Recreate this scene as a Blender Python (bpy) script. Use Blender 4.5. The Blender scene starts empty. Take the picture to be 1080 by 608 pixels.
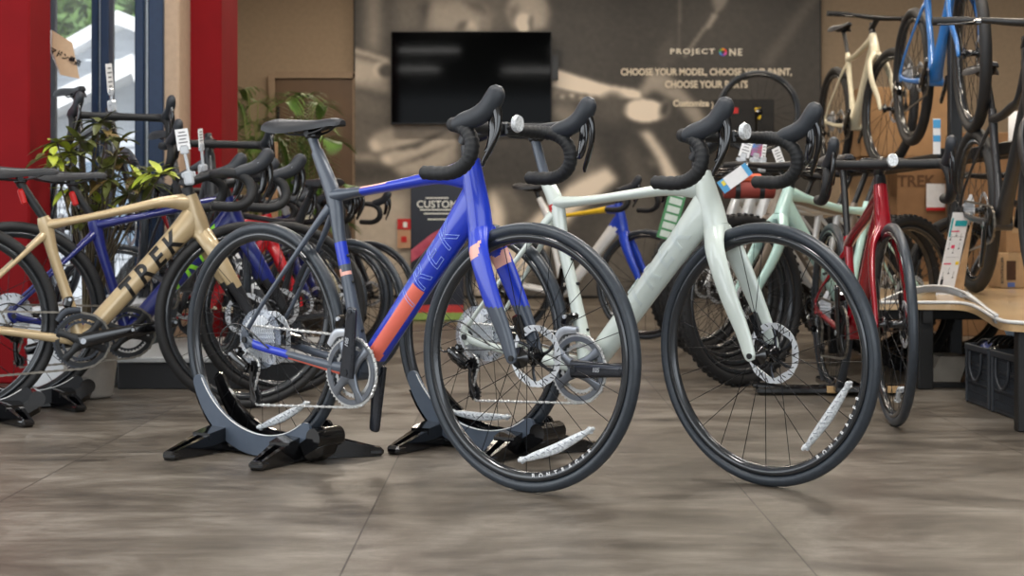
import bpy, bmesh, math, random
import numpy as np
from math import sin, cos, pi, radians, sqrt, atan2
from mathutils import Vector, Matrix, Quaternion, noise
random.seed(7)
SC = bpy.context.scene
COL = SC.collection
V = Vector

# ------------------------------------------------------------------ camera
FPX, CAMH, HOR = 1600.0, 0.678, 237.0
cam = bpy.data.objects.new('camera', bpy.data.cameras.new('camera'))
COL.objects.link(cam)
cam.location = (0, 0, CAMH)
cam.rotation_euler = (pi / 2, 0, 0)
cam.data.sensor_width = 36
cam.data.lens = FPX / 1080 * 36
cam.data.shift_y = -(304 - HOR) / 1080
cam.data.clip_end = 200
cam.data.dof.use_dof = True
cam.data.dof.focus_distance = 3.75
cam.data.dof.aperture_fstop = 6.3
SC.camera = cam

# ------------------------------------------------------------------ view + world + lights
SC.view_settings.view_transform = 'Standard'
SC.view_settings.look = 'None'
SC.view_settings.gamma = 1
SC.view_settings.use_curve_mapping = False
SC.view_settings.exposure = 0.0
world = bpy.data.worlds.new('sky')
SC.world = world
world.use_nodes = True
bg = world.node_tree.nodes['Background']
bg.inputs[0].default_value = (0.86, 0.93, 1.0, 1)
bg.inputs[1].default_value = 1.5
SC.cycles.max_bounces = 8
SC.cycles.use_denoising = True
SC.cycles.sample_clamp_indirect = 6


def area(name, loc, size, power, col=(1, 1, 1), rot=(0, 0, 0)):
    l = bpy.data.lights.new(name, 'AREA')
    l.shape = 'RECTANGLE'
    l.size, l.size_y = size
    l.energy = power * .72
    l.color = col
    o = bpy.data.objects.new(name, l)
    COL.objects.link(o)
    o.location = loc
    o.rotation_euler = rot
    return o


WARM = (1.0, 0.87, 0.72)
NEUT = (1.0, 0.97, 0.93)
for i, (x, y, p, c) in enumerate([(-1.6, 3.4, 60, NEUT), (0.3, 3.2, 60, NEUT), (1.8, 3.6, 55, NEUT),
                                  (-1.2, 6.0, 45, NEUT), (1.0, 6.0, 45, NEUT), (2.6, 6.3, 40, WARM),
                                  (-0.8, 8.8, 40, WARM), (1.2, 8.8, 40, WARM), (3.0, 8.6, 45, WARM),
                                  (-1.4, 12.0, 60, WARM), (0.4, 12.2, 35, WARM), (2.2, 12.0, 35, WARM), (4.2, 11.6, 60, WARM)]):
    area('ceiling_lamp_light', (x, y, 3.15), (0.9, 0.25), p, c)
area('storefront_daylight', (0.3, -2.6, 1.9), (7, 2.6), 130, (0.88, 0.94, 1.0), (radians(90), 0, 0))
area('side_window_daylight', (-4.6, 2.6, 1.75), (5.5, 2.6), 190, (0.86, 0.93, 1.0), (radians(90), 0, radians(-90)))
sun = bpy.data.lights.new('sun', 'SUN')
sun.energy = 3.6
sun.angle = 0.05
so = bpy.data.objects.new('sun', sun)
COL.objects.link(so)
so.rotation_euler = (radians(40), radians(-12), radians(12))


# ------------------------------------------------------------------ materials
def lin(c):
    return tuple(((x / 255) / 12.92 if x / 255 <= 0.04045 else ((x / 255 + 0.055) / 1.055) ** 2.4) for x in c)


_mc = {}


def mat(name, rgb, rough=0.5, metal=0.0, coat=0.0, nz=0.0, nscale=30, bump=0.0, bscale=200, emit=0, trans=0.0, alpha=1.0, spec=0.5, rgb2=None):
    if name in _mc:
        return _mc[name]
    m = bpy.data.materials.new(name)
    m.use_nodes = True
    nt = m.node_tree
    b = nt.nodes['Principled BSDF']
    c = lin(rgb)
    b.inputs['Base Color'].default_value = (*c, 1)
    b.inputs['Roughness'].default_value = rough
    b.inputs['Metallic'].default_value = metal
    b.inputs['Coat Weight'].default_value = coat
    b.inputs['Coat Roughness'].default_value = 0.06
    b.inputs['Specular IOR Level'].default_value = spec
    if trans:
        b.inputs['Transmission Weight'].default_value = trans
    if alpha < 1:
        b.inputs['Alpha'].default_value = alpha
    tc = nt.nodes.new('ShaderNodeTexCoord')
    if nz or rgb2:
        n = nt.nodes.new('ShaderNodeTexNoise')
        n.inputs['Scale'].default_value = nscale
        n.inputs['Detail'].default_value = 4
        nt.links.new(tc.outputs['Object'], n.inputs['Vector'])
        r = nt.nodes.new('ShaderNodeValToRGB')
        d = lin(rgb2) if rgb2 else tuple(x * (1 - nz) for x in c)
        u = c if rgb2 else tuple(min(1, x * (1 + nz)) for x in c)
        r.color_ramp.elements[0].position = 0.35
        r.color_ramp.elements[1].position = 0.65
        r.color_ramp.elements[0].color = (*d, 1)
        r.color_ramp.elements[1].color = (*u, 1)
        nt.links.new(n.outputs[0], r.inputs[0])
        nt.links.new(r.outputs[0], b.inputs['Base Color'])
    if bump:
        n2 = nt.nodes.new('ShaderNodeTexNoise')
        n2.inputs['Scale'].default_value = bscale
        nt.links.new(tc.outputs['Object'], n2.inputs['Vector'])
        bp = nt.nodes.new('ShaderNodeBump')
        bp.inputs['Strength'].default_value = bump
        bp.inputs['Distance'].default_value = 0.002
        nt.links.new(n2.outputs[0], bp.inputs['Height'])
        nt.links.new(bp.outputs[0], b.inputs['Normal'])
    if emit:
        b.inputs['Emission Color'].default_value = (*c, 1)
        b.inputs['Emission Strength'].default_value = emit
    _mc[name] = m
    return m


RUB = mat('tyre_rubber', (50, 56, 63), 0.36, nz=0.1, nscale=60)
RIM = mat('gloss_carbon_rim', (34, 37, 41), 0.2, coat=0.5, nz=0.1)
BLK = mat('satin_black', (21, 22, 24), 0.38, nz=0.1)
BLKG = mat('gloss_black', (12, 12, 14), 0.12, coat=0.6, nz=0.1)
TAPE = mat('bar_tape', (22, 23, 25), 0.6, bump=0.3, bscale=300)
HOODM = mat('hood_rubber', (38, 42, 48), 0.5, bump=0.15, bscale=400)
STEEL = mat('polished_steel', (222, 225, 229), 0.34, .55, nz=0.05)
SILV = mat('brushed_alloy', (190, 194, 200), 0.3, .7, nz=0.08)
CHAINM = mat('chain_steel', (205, 205, 203), 0.32, .6, nz=0.1)
CHAIN2 = mat('chain_brownish', (128, 122, 112), 0.35, .7, nz=0.15)  # darker, browner chain tone for all but the two front bicycles
DSTEEL = mat('dark_steel', (70, 72, 76), 0.3, 1.0, nz=0.1)
GREY = mat('crank_grey', (112, 117, 125), 0.28, 0.6, coat=0.4, nz=0.08)
SPK = mat('spoke_black', (30, 31, 34), 0.3, 0.8, nz=0.05)
WHITEP = mat('white_print', (232, 232, 232), 0.5, nz=0.03)
CLEAR = mat('clear_acrylic', (235, 240, 245), 0.08, trans=0.55, nz=0.03)
REFL = mat('clear_reflector', (226, 230, 234), 0.15, trans=0.25, coat=0.5, nz=0.25, nscale=160)
PLATE = mat('spoke_guard_plastic', (205, 215, 230), 0.12, alpha=0.22, nz=0.03)
SADM = mat('saddle_black', (34, 35, 39), 0.45, bump=0.1, bscale=300)
RED = mat('signal_red', (190, 30, 28), 0.35, nz=0.05)
CARD = mat('cardboard', (164, 128, 90), 0.85, nz=0.08, nscale=12)
DARKCAV = mat('deep_black_plastic', (9, 9, 10), 0.6, nz=0.1)


# ------------------------------------------------------------------ mesh builder
def catmull(P, n):
    if len(P) < 3:
        n2 = max(1, n)
        return [tuple(P[0][k] + (P[1][k] - P[0][k]) * i / n2 for k in range(len(P[0]))) for i in range(n2 + 1)]
    out = []
    Q = [tuple(2 * a - b for a, b in zip(P[0], P[1]))] + [tuple(p) for p in P] + [tuple(2 * a - b for a, b in zip(P[-1], P[-2]))]
    for i in range(1, len(Q) - 2):
        p0, p1, p2, p3 = Q[i - 1], Q[i], Q[i + 1], Q[i + 2]
        for j in range(n):
            t = j / n
            out.append(tuple(0.5 * (2 * b + (-a + c) * t + (2 * a - 5 * b + 4 * c - d) * t * t + (-a + 3 * b - 3 * c + d) * t ** 3)
                             for a, b, c, d in zip(p0, p1, p2, p3)))
    out.append(tuple(P[-1]))
    return out


class MB:
    def __init__(s):
        s.v, s.f, s.m, s.sm = [], [], [], []
        s.X = None

    def add(s, vs, fs, mi=0, smooth=True):
        b = len(s.v)
        if s.X is not None:
            vs = [s.X @ V(p) for p in vs]
        s.v += [tuple(p) for p in vs]
        for f in fs:
            s.f.append(tuple(b + i for i in f))
            if callable(mi):
                c = V((0, 0, 0))
                for i in f:
                    c += V(s.v[b + i])
                s.m.append(mi(c / len(f)))
            else:
                s.m.append(mi)
            s.sm.append(smooth)
        return s

    def tube(s, path, r, seg=12, mi=0, ref=None, n=0, cap=True, closed=False, sq=1.0):
        k = len(path)
        if not isinstance(r, (list, tuple)):
            r = [(r, r)] * k
        r = [(q, q) if not isinstance(q, (list, tuple)) else q for q in r]
        if n:
            pts = catmull([tuple(p) + tuple(q) for p, q in zip(path, r)], n)
            path = [p[:3] for p in pts]
            r = [p[3:5] for p in pts]
            k = len(path)
        P = [V(p) for p in path]
        vs, fs = [], []
        nn = None
        for i in range(k):
            if closed:
                t = P[(i + 1) % k] - P[i - 1]
            else:
                t = P[min(i + 1, k - 1)] - P[max(i - 1, 0)]
            t.normalize()
            if ref is not None:
                rf = V(ref)
                n1 = rf - rf.dot(t) * t
            else:
                if nn is None:
                    nn = V((0, 1, 0)) if abs(t.y) < 0.9 else V((0, 0, 1))
                n1 = nn - nn.dot(t) * t
            if n1.length < 1e-6:
                n1 = t.orthogonal()
            n1.normalize()
            nn = n1
            n2 = t.cross(n1)
            for j in range(seg):
                a = 2 * pi * j / seg
                ca, sa = cos(a), sin(a)
                if sq != 1.0:
                    ca = math.copysign(abs(ca) ** sq, ca)
                    sa = math.copysign(abs(sa) ** sq, sa)
                vs.append(P[i] + n1 * (r[i][0] * ca) + n2 * (r[i][1] * sa))
        rings = k if closed else k - 1
        for i in range(rings):
            for j in range(seg):
                a = i * seg + j
                b2 = i * seg + (j + 1) % seg
                c = ((i + 1) % k) * seg + (j + 1) % seg
                d = ((i + 1) % k) * seg + j
                fs.append((a, b2, c, d))
        s.add(vs, fs, mi)
        if cap and not closed:
            s.add(vs[:seg], [tuple(range(seg))[::-1]], mi, False)
            s.add(vs[-seg:], [tuple(range(seg))], mi, False)
        return s

    def lathe(s, prof, seg=48, mi=0, axis='y', c=(0, 0, 0), smooth=True, closed=False):
        # prof: (r, h)
        vs, fs = [], []
        k = len(prof)
        for j in range(seg):
            a = 2 * pi * j / seg
            for (r, h) in prof:
                if axis == 'y':
                    vs.append((c[0] + r * cos(a), c[1] + h, c[2] + r * sin(a)))
                elif axis == 'z':
                    vs.append((c[0] + r * cos(a), c[1] + r * sin(a), c[2] + h))
                else:
                    vs.append((c[0] + h, c[1] + r * cos(a), c[2] + r * sin(a)))
        kk = k if closed else k - 1
        for j in range(seg):
            j2 = (j + 1) % seg
            for i in range(kk):
                i2 = (i + 1) % k
                fs.append((j * k + i, j * k + i2, j2 * k + i2, j2 * k + i))
        return s.add(vs, fs, mi, smooth)

    def cyl(s, c, r, h, axis='y', seg=20, mi=0):
        return s.lathe([(0, -h / 2), (r, -h / 2), (r, h / 2), (0, h / 2)], seg, mi, axis, c, smooth=False)

    def box(s, c, d, R=None, ch=0.0, mi=0):
        hx, hy, hz = d[0] / 2, d[1] / 2, d[2] / 2
        c = V(c)
        if isinstance(R, (int, float)):
            R = Matrix.Rotation(R, 3, 'Z')
        if ch <= 0:
            vs = [(x, y, z) for x in (-hx, hx) for y in (-hy, hy) for z in (-hz, hz)]
            fs = [(0, 1, 3, 2), (4, 6, 7, 5), (0, 4, 5, 1), (2, 3, 7, 6), (0, 2, 6, 4), (1, 5, 7, 3)]
        else:
            ch = min(ch, hx * .95, hy * .95, hz * .95)
            vs, idx = [], {}
            for sx in (-1, 1):
                for sy in (-1, 1):
                    for sz in (-1, 1):
                        for ax in range(3):
                            p = [sx * (hx - ch), sy * (hy - ch), sz * (hz - ch)]
                            p[ax] = (sx, sy, sz)[ax] * (hx, hy, hz)[ax]
                            idx[(sx, sy, sz, ax)] = len(vs)
                            vs.append(tuple(p))
            fs = []
            for ax in range(3):
                o = [a for a in range(3) if a != ax]
                for sg in (-1, 1):
                    f = []
                    for (a, b2) in ((-1, -1), (1, -1), (1, 1), (-1, 1)):
                        k = [0, 0, 0]
                        k[ax], k[o[0]], k[o[1]] = sg, a, b2
                        f.append(idx[(*k, ax)])
                    fs.append(tuple(f))
                for a in (-1, 1):
                    for b2 in (-1, 1):
                        k1, k2 = [0, 0, 0], [0, 0, 0]
                        k1[ax], k2[ax] = -1, 1
                        for k in (k1, k2):
                            k[o[0]], k[o[1]] = a, b2
                        fs.append((idx[(*k1, o[0])], idx[(*k2, o[0])], idx[(*k2, o[1])], idx[(*k1, o[1])]))
            for sx in (-1, 1):
                for sy in (-1, 1):
                    for sz in (-1, 1):
                        fs.append(tuple(idx[(sx, sy, sz, a)] for a in range(3)))
        if R is not None:
            vs = [c + R @ V(p) for p in vs]
        else:
            vs = [c + V(p) for p in vs]
        return s.add(vs, fs, mi, False)

    def prism(s, poly, y0, y1, mi=0, plane='xz', smooth=False):
        # poly in plane, extruded along the remaining axis
        n = len(poly)

        def pt(p, h):
            return {'xz': (p[0], h, p[1]), 'xy': (p[0], p[1], h), 'yz': (h, p[0], p[1])}[plane]
        vs = [pt(p, y0) for p in poly] + [pt(p, y1) for p in poly]
        fs = [tuple(range(n))[::-1], tuple(range(n, 2 * n))]
        fs += [(i, (i + 1) % n, n + (i + 1) % n, n + i) for i in range(n)]
        return s.add(vs, fs, mi, smooth)

    def annulus(s, outer, inner, y0, y1, mi=0):
        # outer/inner: lists of (x,z), same length
        n = len(outer)
        vs = [(p[0], y0, p[1]) for p in outer] + [(p[0], y1, p[1]) for p in outer] + [(p[0], y0, p[1]) for p in inner] + [(p[0], y1, p[1]) for p in inner]
        fs = []
        for i in range(n):
            j = (i + 1) % n
            fs += [(i, j, n + j, n + i), (2 * n + i, 3 * n + i, 3 * n + j, 2 * n + j), (i, 2 * n + i, 2 * n + j, j), (n + i, n + j, 3 * n + j, 3 * n + i)]
        return s.add(vs, fs, mi, False)

    def mesh(s, name, mats):
        me = bpy.data.meshes.new(name)
        me.from_pydata(s.v, [], s.f)
        for m in mats:
            me.materials.append(m)
        me.polygons.foreach_set('material_index', s.m)
        me.polygons.foreach_set('use_smooth', s.sm)
        bm = bmesh.new()
        bm.from_mesh(me)
        bmesh.ops.recalc_face_normals(bm, faces=bm.faces)
        bm.to_mesh(me)
        bm.free()
        me.update()
        return me


def link(name, me, parent=None, M=None):
    o = bpy.data.objects.new(name, me)
    COL.objects.link(o)
    if parent is not None:
        o.parent = parent
    if M is not None:
        o.matrix_basis = M
    return o


def obj(name, mb, mats, parent=None, M=None):
    if not isinstance(mats, (list, tuple)):
        mats = [mats]
    return link(name, mb.mesh(name, mats), parent, M)


def tag(o, label=None, cat=None, group=None, kind=None):
    if label:
        o['label'] = label
    if cat:
        o['category'] = cat
    if group:
        o['group'] = group
    if kind:
        o['kind'] = kind
    return o


def thing(name, loc, label, cat, group=None, rz=0.0, sc=1.0):
    o = bpy.data.objects.new(name, None)
    o.empty_display_size = 0.1
    COL.objects.link(o)
    o.location = loc
    o.rotation_euler = (0, 0, rz)
    o.scale = (sc, sc, sc)
    return tag(o, label, cat, group)


def at(px, py, Y):
    return V(((px - 540) * Y / FPX, Y, CAMH - (py - HOR) * Y / FPX))


def gear(mb, r, rin, teeth, y0, y1, mi=0, depth=0.005, c=(0, 0)):
    out, inn = [], []
    for i in range(teeth):
        for k, d in ((0, -depth), (0.3, 0), (0.5, 0), (0.8, -depth)):
            a = 2 * pi * (i + k) / teeth
            out.append((c[0] + (r + d) * cos(a), c[1] + (r + d) * sin(a)))
            inn.append((c[0] + rin * cos(a), c[1] + rin * sin(a)))
    mb.annulus(out, inn, y0, y1, mi)


def circ(r, n, c=(0, 0)):
    return [(c[0] + r * cos(2 * pi * i / n), c[1] + r * sin(2 * pi * i / n)) for i in range(n)]


def text_mesh(s, size, depth=0.0006, shear=0.0, space=1.0, align='CENTER', bold=0.0, outline=False, res=3):
    cu = bpy.data.curves.new('t', 'FONT')
    cu.body = s
    cu.size = size
    cu.extrude = depth
    cu.shear = shear
    cu.space_character = space
    cu.align_x = align
    cu.align_y = 'CENTER'
    cu.resolution_u = res
    cu.offset = bold
    if outline:
        cu.fill_mode = 'NONE'
        cu.extrude = 0
        cu.bevel_depth = outline
        cu.bevel_resolution = 0
    o = bpy.data.objects.new('t', cu)
    COL.objects.link(o)
    bpy.context.view_layer.update()
    dg = bpy.context.evaluated_depsgraph_get()
    me = bpy.data.meshes.new_from_object(o.evaluated_get(dg))
    bpy.data.objects.remove(o)
    bpy.data.curves.remove(cu)
    return me


def text(name, s, size, M, material, parent=None, wrap=None, **k):
    me = text_mesh(s, size, **k)
    if wrap:      # press the decal onto the surface of the painted tube
        bm = bmesh.new()
        bm.from_mesh(me)
        bmesh.ops.triangulate(bm, faces=bm.faces)
        for _ in range(4):
            le = [e_ for e_ in bm.edges if e_.calc_length() > .006]
            if not le:
                break
            bmesh.ops.subdivide_edges(bm, edges=le, cuts=1)
            bmesh.ops.triangulate(bm, faces=bm.faces)
        Mi = M.inverted()
        dr = (M.to_3x3() @ V((0, 0, -1))).normalized()
        for v in bm.verts:
            o_ = M @ V((v.co.x, v.co.y, .12))
            hit = wrap.ray_cast(o_, dr, .2)
            if hit[0] is not None:
                v.co.z += (Mi @ hit[0]).z + .0005
            else:
                v.co.z -= .02
        bm.to_mesh(me)
        bm.free()
    me.materials.clear()
    me.materials.append(material)
    return link(name, me, parent, M)


def frame3(origin, xdir, ydir):
    x = V(xdir).normalized()
    y = V(ydir)
    y = (y - y.dot(x) * x).normalized()
    z = x.cross(y)
    M = Matrix((x, y, z)).transposed().to_4x4()
    M.translation = V(origin)
    return M


# ================================================================== THE ROOM
def structure(name, mb, mats):
    o = obj(name, mb, mats)
    o['kind'] = 'structure'
    return o


# floor: large vinyl tiles
fm = bpy.data.materials.new('stone_vinyl_floor')
fm.use_nodes = True
nt = fm.node_tree
b = nt.nodes['Principled BSDF']
N, Lk = nt.nodes, nt.links
geo = N.new('ShaderNodeTexCoord')
mp = N.new('ShaderNodeMapping')
mp.inputs['Location'].default_value = (0.332 + 0.92, 0.1, 0)
Lk.new(geo.outputs['Object'], mp.inputs['Vector'])
br = N.new('ShaderNodeTexBrick')
br.offset = 0.0
br.inputs['Scale'].default_value = 1.0
br.inputs['Brick Width'].default_value = 0.92
br.inputs['Row Height'].default_value = 0.92
br.inputs['Mortar Size'].default_value = 0.0022
br.inputs['Mortar Smooth'].default_value = 0.1
br.inputs['Color1'].default_value = (0.25, 0.25, 0.25, 1)
br.inputs['Color2'].default_value = (0.75, 0.75, 0.75, 1)
br.inputs['Mortar'].default_value = (0.0, 0.0, 0.0, 1)
Lk.new(mp.outputs[0], br.inputs['Vector'])
mp2 = N.new('ShaderNodeMapping')
mp2.inputs['Scale'].default_value = (1.3, 2.4, 1)
Lk.new(geo.outputs['Object'], mp2.inputs['Vector'])
addv = N.new('ShaderNodeVectorMath')
addv.operation = 'ADD'
Lk.new(mp2.outputs[0], addv.inputs[0])
Lk.new(br.outputs['Color'], addv.inputs[1])
n1 = N.new('ShaderNodeTexNoise')
n1.inputs['Scale'].default_value = 1.5
n1.inputs['Detail'].default_value = 9
n1.inputs['Roughness'].default_value = 0.76
n1.inputs['Distortion'].default_value = 0.5
Lk.new(addv.outputs[0], n1.inputs['Vector'])
mp3 = N.new('ShaderNodeMapping')
mp3.inputs['Scale'].default_value = (3.4, 15, 1)
Lk.new(geo.outputs['Object'], mp3.inputs['Vector'])
n2 = N.new('ShaderNodeTexNoise')
n2.inputs['Scale'].default_value = 1.4
n2.inputs['Detail'].default_value = 12
n2.inputs['Roughness'].default_value = 0.82
Lk.new(mp3.outputs[0], n2.inputs['Vector'])
mx = N.new('ShaderNodeMix')
mx.data_type = 'FLOAT'
mx.inputs[0].default_value = 0.3
Lk.new(n1.outputs[0], mx.inputs[2])
Lk.new(n2.outputs[0], mx.inputs[3])
rp = N.new('ShaderNodeValToRGB')
e = rp.color_ramp.elements
e[0].position, e[1].position = 0.37, 0.64
e[0].color = (*lin((47, 41, 35)), 1)
e[1].color = (*lin((136, 129, 119)), 1)
q = e.new(0.5)
q.color = (*lin((95, 87, 77)), 1)
Lk.new(mx.outputs[0], rp.inputs[0])
mix = N.new('ShaderNodeMix')
mix.data_type = 'RGBA'
Lk.new(br.outputs['Fac'], mix.inputs[0])
Lk.new(rp.outputs[0], mix.inputs[6])
mix.inputs[7].default_value = (*lin((48, 42, 36)), 1)
Lk.new(mix.outputs[2], b.inputs['Base Color'])
rr = N.new('ShaderNodeMapRange')
rr.inputs[3].default_value = 0.24
rr.inputs[4].default_value = 0.5
Lk.new(n1.outputs[0], rr.inputs[0])
Lk.new(rr.outputs[0], b.inputs['Roughness'])
bp = N.new('ShaderNodeBump')
bp.inputs['Strength'].default_value = 0.12
bp.inputs['Distance'].default_value = 0.003
Lk.new(n2.outputs[0], bp.inputs['Height'])
Lk.new(bp.outputs[0], b.inputs['Normal'])

fl = MB()
fl.box((0.5, 2.3, -0.05), (11, 11, 0.1))
fl.box((1.5, 10.95, -0.05), (9, 6.3, 0.1))
structure('floor', fl, fm)
WALLC = mat('beige_wall_paper', (150, 132, 110), 0.85, nz=0.05, nscale=25)
WALLG = mat('grey_wall', (120, 116, 110), 0.85, nz=0.05, nscale=25)
CEIL = mat('ceiling_paint', (205, 200, 192), 0.9, nz=0.03)
w = MB(); w.box((1.25, 14.1, 1.65), (8.5, 0.2, 3.5))
structure('wall_back', w, WALLC)
w = MB(); w.box((5.3, 6.0, 1.65), (0.2, 16.4, 3.5))
structure('wall_right', w, WALLG)
w = MB(); w.box((0.5, 2.6, 3.35), (11, 9.9, 0.12)); w.box((1.4, 10.9, 3.35), (9.2, 6.7, 0.12))
structure('ceiling', w, CEIL)
w = MB(); w.box((-4.9, 1.9, 1.65), (0.2, 8.6, 3.5))
structure('wall_left', w, WALLC)
# lamps belonging to the ceiling lights
LAMPM = mat('lamp_diffuser', (255, 248, 235), 0.5, emit=1.5)
# window front on the left
NAVYF = mat('dark_blue_window_frame', (38, 56, 82), 0.35, 0.2, nz=0.06)
WHT = mat('white_gasket', (215, 222, 228), 0.5, nz=0.03)
WY = 7.45


def px2x(px, Y):
    return (px - 540) * Y / FPX


wf = MB()
for x0, x1, d in ((34, 44, 0.10), (47.5, 57, 0.12), (99, 106, 0.10), (109, 118, 0.12), (145, 155, 0.12), (160, 176, 0.16)):
    a, c = px2x(x0, WY), px2x(x1, WY)
    wf.box(((a + c) / 2, WY, 1.65), (c - a, d, 3.3), ch=0.006)
for x0, x1 in ((44, 47.5), (106, 109), (155, 160)):
    a, c = px2x(x0, WY), px2x(x1, WY)
    wf.box(((a + c) / 2, WY + 0.01, 1.65), (c - a, 0.06, 3.3), mi=1)
a, c = px2x(-160, WY), px2x(176, WY)
wf.box(((a + c) / 2, WY, 0.05), (c - a, 0.1, 0.1), mi=0)
wf.box(((a + c) / 2, WY, 3.2), (c - a, 0.1, 0.2), mi=0)
for x0 in (-60, -130):
    a2 = px2x(x0, WY)
    wf.box((a2, WY, 1.65), (0.06, 0.1, 3.3), mi=0)
w1 = structure('window_1', wf, [NAVYF, WHT])
GLM = mat('window_glass', (240, 248, 250), 0.02, alpha=0.10, nz=0.02)
g = MB()
g.box(((a + c) / 2, WY + 0.02, 1.65), (c - a, 0.006, 3.1))
gp = obj('glass_pane', g, GLM, w1)
# narrow plaster pier next to the window and red columns
w = MB(); a, c = px2x(176, 7.5), px2x(191, 7.5)
w.box(((a + c) / 2, 7.55, 1.65), (c - a + .02, 0.3, 3.3), ch=.01)
structure('trim_1', w, mat('pier_plaster', (190, 165, 140), 0.8, nz=0.05))
REDW = mat('crimson_column_paint', (126, 14, 20), 0.7, nz=0.04, nscale=8, spec=.15)
w = MB(); xr = px2x(248, 8.05); xl = px2x(186, 7.7)
w.box(((xl + xr) / 2, 7.9, 1.65), (xr - xl, 0.46, 3.3), ch=.008)
structure('trim_2', w, REDW)
w = MB(); xr = px2x(31, 6.45)
w.box((xr - 0.35, 6.6, 1.65), (0.7, 0.3, 3.3), ch=.008)
structure('trim_3', w, REDW)
w = MB(); w.prism([(-1.72, 8.14), (-1.80, 8.14), (-3.0, 14.1), (-2.85, 14.1)], 0, 3.3, plane='xy')
structure('wall_2', w, WALLC)
# back door and its frame
dm = MB()
DY = 13.96
a, c = at(291, 83, DY), at(376, 83, DY)
dm.box(((a.x + c.x) / 2, DY, a.z / 2), (c.x - a.x, 0.05, a.z), ch=.004)
door = structure('door_1', dm, mat('walnut_door', (98, 76, 54), 0.5, rgb2=(84, 64, 46), nscale=3))
f = MB()
f.box((a.x - 0.03, DY - .01, a.z / 2 + .02), (0.06, 0.09, a.z + .05))
f.box((c.x, DY - .01, a.z / 2 + .02), (0.06, 0.09, a.z + .05))
f.box(((a.x + c.x) / 2, DY - .01, a.z + .03), (c.x - a.x, 0.09, 0.06))
obj('door_frame', f, mat('door_frame_taupe', (140, 120, 98), 0.6, nz=.05), door)
f = MB(); f.box((a.x + 0.03, DY - .05, 1.65), (0.02, 0.03, 0.22))
f.box((a.x + 0.07, DY - .06, 0.98), (0.03, 0.05, 0.2), ch=.008)
obj('door_handle', f, BLK, door)
# skirting
w = MB(); w.box((1.2, 13.97, 0.05), (7.6, 0.03, 0.1))
structure('baseboard_back', w, mat('skirting', (96, 82, 68), 0.6, nz=.05))

# ------------------------------------------------------------------ outside
o = MB(); o.box((-6, 24, -0.3), (40, 26, 0.2))
structure('ground_outside', o, mat('asphalt_outside', (150, 150, 148), 0.9, nz=.1))


def house(name, label, px0, px1, pyeave, pyridge, Y, wallc, roofc, ridge_px=None):
    t = thing(name, (px2x((px0 + px1) / 2, Y), Y, 0), label, 'house')
    hw = (px1 - px0) / 2 * Y / FPX
    ez = CAMH - (pyeave - HOR) * Y / FPX
    rz = CAMH - (pyridge - HOR) * Y / FPX
    rx = ((ridge_px or (px0 + px1) / 2) - (px0 + px1) / 2) * Y / FPX
    m = MB(); m.prism([(-hw, -.2), (hw, -.2), (hw, ez), (rx, rz), (-hw, ez)], 0, 5)
    for k in range(24):
        z = 0.3 + k * (rz / 24)
        m.box((0, -0.012, z), (2 * hw if z < ez else 2 * hw * (rz - z) / (rz - ez) * .98 + .001, 0.02, 0.02))
    obj('wall', m, wallc, t)
    m = MB(); th = 0.22
    for sx in (-1, 1):
        ex = sx * (hw + .5)
        ezz = ez - .5 * (rz - ez) / (hw - sx * rx)
        m.prism([(ex, ezz), (rx, rz), (rx, rz + th), (ex, ezz + th)], -.5, 5.4)
    obj('roof', m, roofc, t)
    m = MB(); m.box((0.3 * hw, -.04, 0.9), (0.9, .08, 1.0), ch=.02)
    obj('window', m, mat('house_window_glass', (120, 140, 160), .15, nz=.05), t)
    return t


HW = mat('pale_siding', (205, 210, 216), 0.8, nz=.04)
HR = mat('white_fascia', (240, 240, 240), 0.6, nz=.03)
house('gabled_house', 'pale grey gabled house with white roof edge seen through the right window panes', 40, 260, 82, 30, 24, HW, HR, 132)
house('low_house', 'smaller pale house with low white roof behind the window post', 60, 165, 125, 82, 17.5, HW, HR, 150)


def leaf_cloud(m, c, r, n, size, mi=0, seed=0):
    rnd = random.Random(seed)
    for _ in range(n):
        d = V((rnd.gauss(0, 1), rnd.gauss(0, 1), rnd.gauss(0, 1))).normalized() * (rnd.random() ** .4)
        p = V(c) + V((d.x * r[0], d.y * r[1], d.z * r[2]))
        q = Quaternion((rnd.gauss(0, 1), rnd.gauss(0, 1), rnd.gauss(0, 1), rnd.gauss(0, 1))).normalized()
        s = size * rnd.uniform(.6, 1.3)
        m.add([p + q @ V(k) * s for k in ((-1, 0, 0), (0, -.45, .1), (1, 0, 0), (0, .45, .1))], [(0, 1, 2, 3)], mi, False)


GRN = mat('garden_foliage', (118, 150, 84), 0.7, rgb2=(80, 112, 56), nscale=3)  # two leaf greens mixed at random by noise
BARK = mat('tree_bark', (92, 76, 60), 0.9, nz=.2)
for i, (px, py, Y, r) in enumerate(((72, 45, 34, 1.9), (102, 40, 38, 2.0), (140, 42, 42, 2.1), (40, 60, 33, 1.5))):
    c = at(px, py, Y)
    t = thing('garden_tree', (c.x, c.y, 0), ('bushy green tree second from left outside the window', 'broadest green tree outside, above the low house roof',
              'green tree right of the window mullion behind the gable peak', 'leftmost green tree outside, beside the red column')[i], 'tree', 'trees outside the window')
    m = MB(); leaf_cloud(m, (0, 0, c.z), (r, r, r * .8), 2600, .28, seed=i)
    obj('crown', m, GRN, t)
    m = MB(); m.tube([(0, 0, -.2), (.1, 0, c.z * .5), (0, 0, c.z)], [.2, .15, .08], 8)
    obj('trunk', m, BARK, t)

# ------------------------------------------------------------------ mural on the back wall
MYW = 13.93
X0, X1, Y0p, Y1p = 375, 864, -55, 312


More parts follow.
